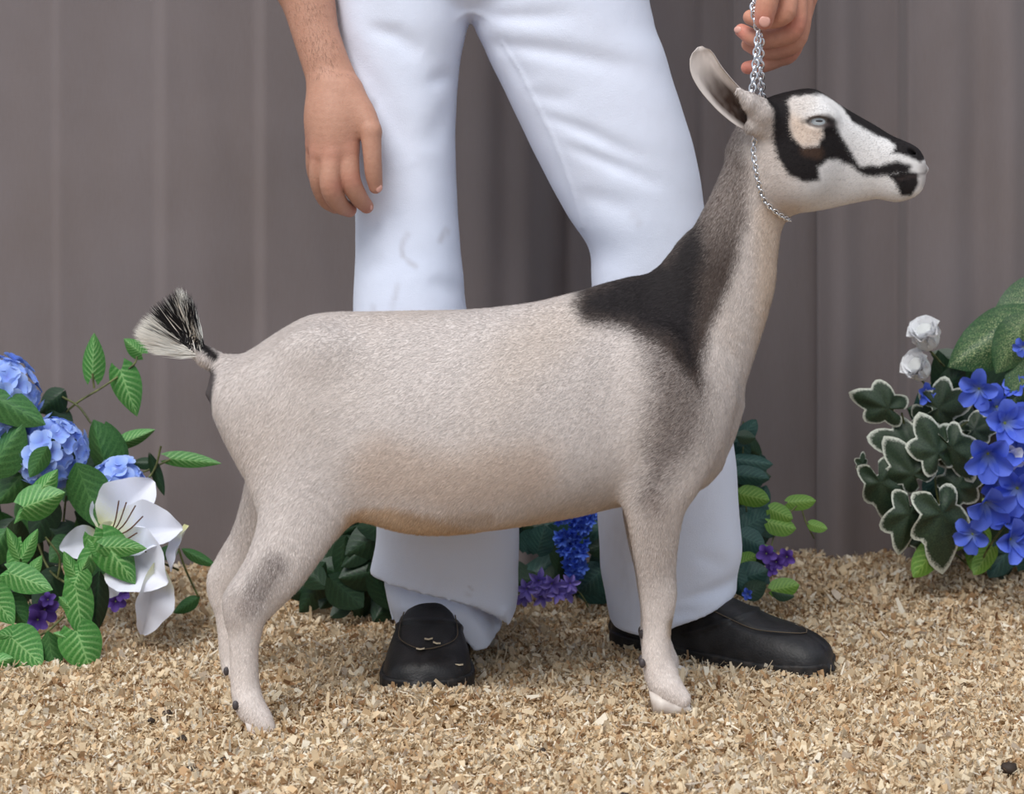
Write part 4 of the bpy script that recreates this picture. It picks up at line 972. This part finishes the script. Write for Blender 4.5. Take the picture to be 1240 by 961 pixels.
def ivy(parent, c, w, h, rot, d, nrm=None):
    a = math.radians(rot); u = Vector((math.sin(a), 0, math.cos(a))); n = nrm or (rl.uniform(-.5, .5), -1, rl.uniform(-.1, .6))
    ctr = W(c[0], c[1], d); b, x, y, z, L = frame(ctr, ctr+u, n)
    w *= 1.14; h *= 1.12; Mx = Matrix((x*w*d/F, y*h*d/F, z*(w+h)/2*d/F)).transposed().to_4x4()
    return mesh_obj('ivy_leaf', rl.choice(LM['C']), parent, Matrix.Translation(ctr) @ Mx)
def stem(parent, pts, r=.0018):
    P = spline([tuple(W(*p)) for p in pts], max(8, 5*len(pts))); V, Q = tube(P, r, 6); return local_obj('stem', V, Q, M_stem, parent)
def petal_mesh(name, mt, prof, cup=.25, curl=-.2, ruff=0.0, nt=7, ns=4):
    return leaf_mesh(name, mt, prof, 0, -cup*1.6, curl, nt, ns, ruff)
PP = [.3, .62, .88, 1, .98, .82, .35]; SP = [.25, .5, .8, 1, .95, .7, .1]; LP = [.3, .55, .85, 1, .98, .8, .55, .12]
PM_h = petal_mesh('petal', M_hyd, PP, .15, .15); PM_v = petal_mesh('petal', M_vio, PP, .2, .2); PM_b = petal_mesh('petal', M_blue, [.22, .5, .78, .96, 1, .9, .55], .28, .25, .02); PM_m = petal_mesh('petal', M_mus, SP, .2, .2); PM_u = petal_mesh('petal', M_mauve, SP, .25, .2); PM_w = petal_mesh('petal', M_white, [.4, .7, .92, 1, 1, .95, .8, .5], .45, .22, .015, 12, 10)
PM_l = [petal_mesh('petal', M_lily, LP, .3, c, .045, 18, 10) for c in (.2, -.15, .3)]
def join_petals(pm, n, el, size, w, center=None):
    """n-petalled floret as one mesh facing +z, radius 1"""
    V0 = np.array([v.co[:] for v in pm.vertices]); F0 = np.array([p.vertices[:] for p in pm.polygons]); U0 = np.zeros((len(V0), 2))
    for lp in pm.loops: U0[lp.vertex_index] = pm.uv_layers[0].data[lp.index].uv
    V = []; Fc = []; U = []
    for k in range(n):
        a = 2*math.pi*k/n; v = V0*np.array([w, 1, 1]); ce, se = math.cos(el), math.sin(el)
        v = np.stack([v[:, 0], v[:, 1]*ce-v[:, 2]*se, v[:, 1]*se+v[:, 2]*ce+.01*(k % 2)], 1)
        v = np.stack([v[:, 0]*math.cos(a)-v[:, 1]*math.sin(a), v[:, 0]*math.sin(a)+v[:, 1]*math.cos(a), v[:, 2]], 1)
        Fc.append(F0+len(V0)*k); V.append(v); U.append(U0)
    return np_mesh('floret', np.vstack(V), np.vstack(Fc), (pm.materials[0],), uv=np.vstack(U))
FL_h = join_petals(PM_h, 4, .25, 1, 1.05); FL_m = join_petals(PM_m, 5, .5, 1, .55); FL_v = join_petals(PM_v, 5, .2, 1, .85)
def face(ctr, n, size, roll=0.0):
    n = Vector(n).normalized(); up = Vector((0, 0, 1)) if abs(n.z) < .9 else Vector((0, 1, 0)); x = up.cross(n).normalized(); y = n.cross(x)
    x, y = x*math.cos(roll)+y*math.sin(roll), y*math.cos(roll)-x*math.sin(roll)
    return Matrix.Translation(ctr) @ Matrix((x*size, y*size, n*size)).transposed().to_4x4()
def hydrangea(parent, c, r, d, n, lab):
    ctr = W(c[0], c[1], d); rr = r*d/F; V, Q = uvsphere((rr*.72,)*3, 14, 9)
    h = local_obj('hydrangea_head', V+np.array(ctr), Q, M_green, parent); h['label'] = lab
    for k in range(n):
        z = 1-2*(k+.5)/n; a = k*2.39996; q = math.sqrt(1-z*z); dv = Vector((q*math.cos(a), q*math.sin(a), z))
        if dv.y > .45: continue
        dn = (dv+Vector((rl.uniform(-.25, .25),)*3)).normalized()
        mesh_obj('floret', FL_h, h, face(ctr+dv*rr*rl.uniform(.82, 1.0), dn, 15.5*d/F*rl.uniform(.85, 1.15), rl.uniform(0, 3)))
def blossom(parent, pm, c, r, d, n, wid=.7, el=.3, nrm=None, name='blossom'):
    ctr = W(c[0], c[1], d); nrm = Vector(nrm or (rl.uniform(-.5, .3), -1, rl.uniform(-.1, .6))).normalized()
    V, Q = uvsphere((r*.09*d/F,)*3, 8, 6); b = local_obj(name, V+np.array(ctr), Q, M_core, parent)
    R0 = face(ctr, nrm, r*d/F, rl.uniform(0, 2)); 
    for k in range(n):
        a = 2*math.pi*k/n
        Mx = R0 @ Matrix.Rotation(a, 4, 'Z') @ Matrix.Rotation(el+rl.uniform(-.12, .12), 4, 'X') @ Matrix.Diagonal((wid, rl.uniform(.9, 1.1), 1, 1))
        mesh_obj('petal', pm, b, Mx)
    return b
def fill(parent, kinds, poly, n, d0, d1, smin, smax):
    xs = [p[0] for p in poly]; ys = [p[1] for p in poly]; k = 0
    while k < n:
        x, y = rl.uniform(min(xs), max(xs)), rl.uniform(min(ys), max(ys))
        if poly_sd(np.array([x]), np.array([y]), poly)[0] > 0: continue
        a = rl.uniform(0, 6.28); s = rl.uniform(smin, smax); d = rl.uniform(d0, d1)
        leaf(parent, rl.choice(kinds), (x-s/2*math.cos(a), y-s/2*math.sin(a)), (x+s/2*math.cos(a), y+s/2*math.sin(a)), s*rl.uniform(.5, .75), d, d+rl.uniform(-.03, .03)); k += 1

# left arrangement
A = empty('flower_arrangement', W(40, 720, 3.5)); tag(A, 'artificial bouquet at left with blue hydrangeas, a white lily and pale-veined leaves', 'flowers', 'silk flower arrangements')
fill(A, ['K', 'K', 'B'], [(-70, 480), (40, 480), (100, 560), (125, 640), (130, 740), (95, 790), (-70, 800)], 60, 3.56, 3.68, 45, 75)
for kd, b, t, w, d in (
    ('A', (112, 456), (114, 403), 29, 3.56), ('A', (146, 448), (166, 504), 38, 3.56), ('A', (172, 428), (150, 410), 22, 3.60), ('A', (146, 537), (188, 520), 20, 3.56), ('A', (206, 555), (268, 561), 20, 3.58),
    ('K', (76, 474), (48, 500), 34, 3.55), ('K', (60, 492), (88, 520), 30, 3.55), ('B', (-30, 468), (55, 514), 44, 3.42), ('B', (-18, 580), (28, 512), 50, 3.42), ('B', (134, 580), (113, 508), 46, 3.52), ('B', (150, 572), (128, 510), 30, 3.54),
    ('B', (92, 560), (121, 640), 54, 3.42), ('A', (28, 614), (79, 596), 44, 3.38), ('A', (40, 606), (70, 568), 32, 3.39), ('A', (42, 604), (17, 634), 16, 3.385), ('B', (44, 556), (-4, 610), 46, 3.44), ('B', (58, 540), (36, 578), 26, 3.40),
    ('A', (24, 676), (8, 638), 17, 3.37), ('A', (26, 676), (46, 640), 20, 3.37), ('A', (12, 694), (64, 714), 36, 3.35), ('A', (30, 694), (-6, 702), 30, 3.355), ('A', (34, 698), (51, 672), 18, 3.36), ('A', (28, 660), (12, 700), 30, 3.375),
    ('A', (96, 692), (84, 726), 36, 3.33), ('A', (94, 702), (77, 667), 20, 3.332), ('A', (93, 702), (108, 672), 19, 3.334), ('A', (92, 712), (101, 778), 38, 3.325), ('A', (92, 742), (71, 722), 18, 3.328), ('A', (93, 764), (112, 818), 54, 3.30), ('A', (96, 776), (64, 766), 18, 3.305),
    ('A', (14, 772), (52, 806), 54, 3.30), ('B', (58, 764), (67, 822), 30, 3.31), ('A', (-14, 716), (17, 756), 42, 3.34), ('A', (-24, 806), (16, 796), 32, 3.29), ('B', (4, 718), (32, 756), 34, 3.36), ('A', (-16, 770), (-8, 812), 40, 3.30), ('A', (30, 772), (-6, 768), 30, 3.31),
    ('K', (120, 698), (114, 770), 30, 3.36), ('A', (124, 652), (164, 707), 48, 3.345), ('A', (126, 662), (178, 664), 26, 3.34), ('A', (112, 668), (92, 714), 26, 3.35), ('A', (126, 668), (106, 652), 22, 3.35), ('A', (112, 650), (130, 694), 34, 3.355),
    ('B', (220, 664), (262, 685), 15, 3.5), ('K', (182, 552), (199, 600), 14, 3.55), ('B', (242, 722), (210, 742), 18, 3.5), ('K', (186, 560), (160, 560), 16, 3.56), ('B', (216, 668), (190, 668), 20, 3.43), ('B', (88, 650), (60, 680), 36, 3.44), ('K', (60, 640), (92, 668), 40, 3.46), ('K', (70, 690), (40, 740), 40, 3.45), ('K', (60, 600), (40, 660), 44, 3.46), ('B', (8, 640), (-20, 690), 40, 3.42), ('K', (140, 540), (100, 580), 40, 3.55)):
    leaf(A, kd, b, t, w, d)
for pts in ([(60, 520, 3.56), (90, 490, 3.56), (125, 468, 3.56), (160, 443, 3.57), (166, 432, 3.58)], [(114, 470, 3.56), (112, 452, 3.56)], [(75, 480, 3.55), (95, 492, 3.55), (110, 512, 3.54)], [(148, 566, 3.55), (170, 572, 3.55), (206, 556, 3.57)], [(172, 664, 3.36), (195, 680, 3.38), (216, 690, 3.42)], [(70, 700, 3.4), (72, 674, 3.4), (55, 650, 3.4)],
            [(40, 640, 3.5), (60, 690, 3.46), (92, 712, 3.33)], [(36, 772, 3.38), (56, 765, 3.36), (78, 746, 3.36)], [(60, 800, 3.5), (70, 700, 3.52), (80, 600, 3.52)], [(146, 538, 3.56), (120, 560, 3.56), (100, 600, 3.55)], [(195, 540, 3.55), (186, 570, 3.55), (160, 600, 3.53)], [(196, 655, 3.42), (196, 635, 3.41)], [(240, 722, 3.5), (225, 690, 3.5), (216, 664, 3.5)]):
    stem(A, pts, .0016)
hydrangea(A, (2, 478), 44, 3.48, 60, 'periwinkle blue hydrangea head at the top'); hydrangea(A, (62, 548), 40, 3.46, 60, 'light blue hydrangea head'); hydrangea(A, (143, 590), 30, 3.47, 40, 'small light blue hydrangea behind the lily'); hydrangea(A, (14, 520), 24, 3.47, 30, 'small blue hydrangea between leaves')
# lily
V, Q = tube([W(112, 672, 3.46), W(120, 660, 3.44), W(128, 650, 3.42), W(132, 644, 3.405)], [.005, .007, .012, .016], 12); ly = local_obj('lily', V, Q, M_lily, A); ly['label'] = 'open white lily with brown stamens'
def lpet(b, t, w, d, dt, nrm, k):
    b, x, y, z, L = frame(W(b[0], b[1], d), W(t[0], t[1], dt), nrm); wd = w*1.22*d/F
    mesh_obj('petal', PM_l[k], ly, Matrix.Translation(b) @ Matrix((x*wd, y*L, z*(wd+L)/2)).transposed().to_4x4())
lpet((130, 652), (186, 582), 62, 3.425, 3.44, (-.3, -1, .2), 0); lpet((130, 652), (138, 590), 44, 3.43, 3.46, (.2, -1, .1), 0); lpet((132, 650), (221, 640), 56, 3.41, 3.37, (0, -1, .6), 1); lpet((138, 658), (203, 706), 66, 3.40, 3.34, (-.2, -1, .3), 1)
lpet((190, 680), (172, 768), 40, 3.365, 3.36, (.5, -1, .1), 2); lpet((126, 652), (72, 664), 34, 3.44, 3.42, (.1, -1, .3), 1); lpet((228, 636), (208, 692), 15, 3.39, 3.37, (-.8, -1, .1), 2); lpet((140, 690), (127, 722), 26, 3.40, 3.41, (0, -1, .1), 0)
for t in ((144, 606), (153, 608), (164, 612), (173, 625), (166, 645)):
    V, Q = tube(spline([tuple(W(129, 650, 3.40)), tuple(W((129+t[0])/2+2, (650+t[1])/2+6, 3.37)), tuple(W(t[0], t[1], 3.36))], 9), .0010, 6); s = local_obj('stamen', V, Q, M_stamen, ly)
for c, r, d in (((54, 738), 18, 3.42), ((46, 750), 16, 3.41), ((58, 726), 10, 3.41), ((150, 716), 14, 3.46), ((140, 728), 14, 3.47)):
    blossom(A, PM_v, c, r, d, 5, .8, .25, name='violet')

# right arrangement
B = empty('flower_arrangement', W(1200, 690, 3.66)); tag(B, 'artificial bouquet at right with vivid blue flowers, two white roses and white-edged ivy', 'flowers', 'silk flower arrangements')
fill(B, ['K', 'K', 'T'], [(1130, 440), (1180, 420), (1320, 380), (1320, 690), (1150, 680), (1110, 620), (1115, 500)], 55, 3.66, 3.74, 45, 75)
for kd, b, t, w, d in (('D', (1262, 372), (1148, 444), 74, 3.60), ('D', (1248, 376), (1206, 452), 52, 3.57), ('D', (1270, 420), (1222, 494), 56, 3.56), ('D', (1290, 340), (1200, 400), 70, 3.62), ('K', (1152, 492), (1136, 424), 34, 3.62), ('K', (1140, 480), (1168, 440), 30, 3.61),
                       ('E', (1142, 654), (1106, 699), 34, 3.58), ('E', (1136, 640), (1166, 664), 34, 3.62), ('E', (1202, 662), (1179, 696), 24, 3.58), ('E', (1190, 640), (1176, 690), 28, 3.63), ('K', (1180, 640), (1200, 690), 30, 3.62), ('K', (1172, 520), (1160, 480), 40, 3.63)):
    leaf(B, kd, b, t, w, d, name='leaf')
for c, w, h, rot, d in (((1075, 494), 50, 66, -70, 3.60), ((1136, 494), 60, 56, 80, 3.59), ((1102, 540), 58, 68, -80, 3.60), ((1066, 584), 56, 74, 160, 3.59), ((1106, 574), 56, 60, -40, 3.58), ((1136, 548), 60, 70, -20, 3.57), ((1152, 542), 52, 70, 150, 3.575), ((1102, 622), 56, 74, 190, 3.57), ((1140, 622), 76, 88, 170, 3.56), ((1160, 590), 56, 60, 60, 3.59), ((1044, 562), 16, 20, 10, 3.61), ((1120, 512), 40, 40, 30, 3.62), ((1180, 520), 40, 44, 70, 3.60), ((1120, 650), 46, 50, 120, 3.60)):
    ivy(B, c, w, h, rot, d)
for c, r, d, kd in (((1186, 470), 28, 3.56, 0), ((1206, 492), 26, 3.57, 0), ((1232, 470), 20, 3.57, 0), ((1216, 512), 32, 3.545, 0), ((1196, 548), 34, 3.54, 0), ((1232, 548), 28, 3.55, 0), ((1192, 606), 36, 3.535, 0), ((1232, 590), 34, 3.54, 0), ((1178, 646), 24, 3.56, 0), ((1222, 652), 34, 3.54, 0), ((1250, 630), 34, 3.55, 0), ((1214, 626), 26, 3.56, 0), ((1250, 510), 34, 3.56, 0), ((1118, 476), 15, 3.60, 0), ((1240, 420), 14, 3.55, 0), ((1085, 576), 14, 3.62, 0), ((1262, 570), 34, 3.55, 0), ((1210, 580), 26, 3.56, 0)):
    blossom(B, PM_b, c, r*rl.uniform(.95, 1.12), d, 5, rl.uniform(.66, .8), rl.uniform(.15, .55), (rl.uniform(-.9, .5), -1, rl.uniform(-.5, .8)))
blossom(B, PM_w, (1222, 552), 20, 3.545, 5, .8, .5, name='white_blossom')
def rose(parent, c, r, d, lean):
    ctr = W(c[0], c[1], d); V, Q = uvsphere((r*.62*d/F, r*.62*d/F, r*.66*d/F), 20, 14); b = local_obj('rose', V+np.array(ctr), Q, M_white, parent); b['label'] = 'white rosebud'
    for ring, (n, el, q) in enumerate(((3, 1.35, .86), (5, 1.16, 1.0), (6, .98, 1.02))):
        for k in range(n):
            R0 = face(ctr-Vector(lean)*r*.55*d/F, lean, r*1.45*q*d/F, ring*.6)
            mesh_obj('petal', PM_w, b, R0 @ Matrix.Rotation(2*math.pi*k/n, 4, 'Z') @ Matrix.Translation((0, .12, 0)) @ Matrix.Rotation(el+rl.uniform(-.1, .1), 4, 'X') @ Matrix.Diagonal((.95, .9, 1, 1)))
rose(B, (1122, 408), 26, 3.58, Vector((-.35, -.55, .75)).normalized()); rose(B, (1113, 446), 23, 3.585, Vector((-.6, -.6, .5)).normalized())
for pts in ([(1122, 420, 3.6), (1140, 440, 3.62), (1170, 480, 3.66), (1200, 690, 3.68)], [(1116, 460, 3.6), (1150, 500, 3.64), (1190, 560, 3.66)], [(1092, 500, 3.61), (1096, 520, 3.62), (1100, 560, 3.62)], [(1150, 540, 3.6), (1160, 520, 3.6), (1172, 510, 3.6)], [(1222, 630, 3.54), (1206, 650, 3.55), (1192, 672, 3.58), (1190, 690, 3.6)], [(1136, 500, 3.6), (1130, 540, 3.61), (1140, 620, 3.6), (1180, 690, 3.66)], [(1096, 640, 3.6), (1098, 655, 3.6), (1101, 662, 3.6)], [(1080, 600, 3.6), (1120, 640, 3.63), (1180, 690, 3.66)]):
    stem(B, pts, .0016)

# low plants behind the legs
Cn = empty('leafy_plant', W(410, 735, 3.62)); tag(Cn, 'dark leafy silk foliage behind the goat\'s belly, left of the trousers', 'plant', 'silk plants along the curtain')
fill(Cn, ['K'], [(340, 740), (370, 680), (420, 600), (500, 600), (500, 740)], 70, 3.50, 3.70, 34, 60)  # deepest green only: shade under the goat put into the leaf colour
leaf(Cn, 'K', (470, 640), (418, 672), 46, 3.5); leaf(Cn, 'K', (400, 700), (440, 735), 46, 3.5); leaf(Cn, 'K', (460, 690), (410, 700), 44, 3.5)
stem(Cn, [(420, 740, 3.6), (430, 690, 3.58), (450, 630, 3.56)])
D_ = empty('leafy_plant', W(680, 730, 3.6)); tag(D_, 'silk foliage between the trouser legs with blue and mauve flowers', 'plant', 'silk plants along the curtain')
fill(D_, ['K', 'K', 'T'], [(600, 600), (780, 590), (780, 738), (610, 735)], 44, 3.58, 3.70, 40, 66)
leaf(D_, 'T', (650, 670), (660, 636), 34, 3.52); leaf(D_, 'T', (636, 668), (642, 640), 26, 3.53); leaf(D_, 'T', (730, 690), (700, 716), 40, 3.53); leaf(D_, 'K', (742, 660), (712, 668), 26, 3.52)
V, Q = tube([W(706, 600, 3.54), W(696, 640, 3.52), W(690, 670, 3.51), W(696, 694, 3.51)], .003, 6); cl = local_obj('flower_spike', V, Q, M_stem, D_); cl['label'] = 'hanging spike of small blue florets'
for k in range(95):
    t = rl.random(); cx = 704-14*math.sin(t*2.2)+6*t; cy = 612+84*t; sp = 26*(1-t)**.6+3; a = rl.uniform(0, 6.28); q = sp*math.sqrt(rl.random())
    mesh_obj('floret', FL_m, cl, face(W(cx+q*math.cos(a), cy+q*.5*math.sin(a), 3.50+.02*rl.random()), (rl.uniform(-.8, .8), -1, rl.uniform(-.8, .3)), 9.5*3.5/F*rl.uniform(.8, 1.15), rl.uniform(0, 3)))
for c, r in (((638, 713), 15), ((634, 722), 13), ((652, 702), 17), ((668, 706), 16), ((684, 714), 17), ((655, 722), 14), ((674, 718), 14), ((690, 706), 13), ((660, 712), 13)):
    blossom(D_, PM_u, c, r, 3.49+.015*rl.random(), 6, .5, .25, (rl.uniform(-.4, .4), -1, rl.uniform(-.3, .4)), name='mauve_blossom')
stem(D_, [(690, 718, 3.5), (700, 716, 3.5), (708, 726, 3.5), (712, 735, 3.5)], .0012)
E_ = empty('leafy_plant', W(910, 722, 3.6)); tag(E_, 'trailing silk foliage beside the right shoe with lime leaves and purple blooms', 'plant', 'silk plants along the curtain')
fill(E_, ['T', 'K', 'T'], [(860, 500), (905, 510), (912, 560), (925, 600), (930, 690), (905, 712), (860, 700)], 34, 3.58, 3.68, 32, 52)
for kd, b, t, w, d in (('T', (892, 535), (916, 508), 24, 3.55), ('K', (893, 528), (915, 530), 18, 3.54), ('T', (890, 556), (936, 562), 22, 3.54), ('T', (888, 574), (932, 580), 24, 3.53), ('E', (896, 598), (932, 606), 26, 3.53), ('E', (892, 604), (912, 596), 22, 3.535), ('T', (898, 640), (932, 620), 32, 3.52), ('E', (932, 616), (960, 628), 24, 3.52), ('E', (930, 632), (964, 640), 26, 3.515), ('E', (954, 608), (988, 606), 20, 3.53), ('E', (980, 634), (1002, 640), 15, 3.52), ('T', (896, 648), (926, 662), 32, 3.5), ('E', (894, 682), (916, 672), 20, 3.47), ('T', (892, 702), (930, 690), 34, 3.46), ('K', (900, 720), (928, 706), 26, 3.42), ('E', (934, 714), (968, 708), 24, 3.44), ('K', (936, 716), (962, 722), 18, 3.44), ('T', (890, 690), (900, 722), 24, 3.43), ('E', (934, 668), (906, 660), 16, 3.5)):
    leaf(E_, kd, b, t, w, d)
for c, r in (((928, 670), 13), ((953, 674), 12), ((940, 680), 11), ((934, 690), 10)): blossom(E_, PM_v, c, r, 3.47, 5, .8, .25, name='violet')
blossom(E_, PM_b, (906, 719), 8, 3.40, 5, .7, .4)
for pts in ([(930, 690, 3.5), (940, 640, 3.52), (965, 612, 3.53)], [(970, 612, 3.53), (975, 630, 3.53), (984, 648, 3.53), (986, 652, 3.53)], [(905, 715, 3.5), (905, 640, 3.56), (900, 560, 3.58), (900, 510, 3.58)]): stem(E_, pts, .0012)
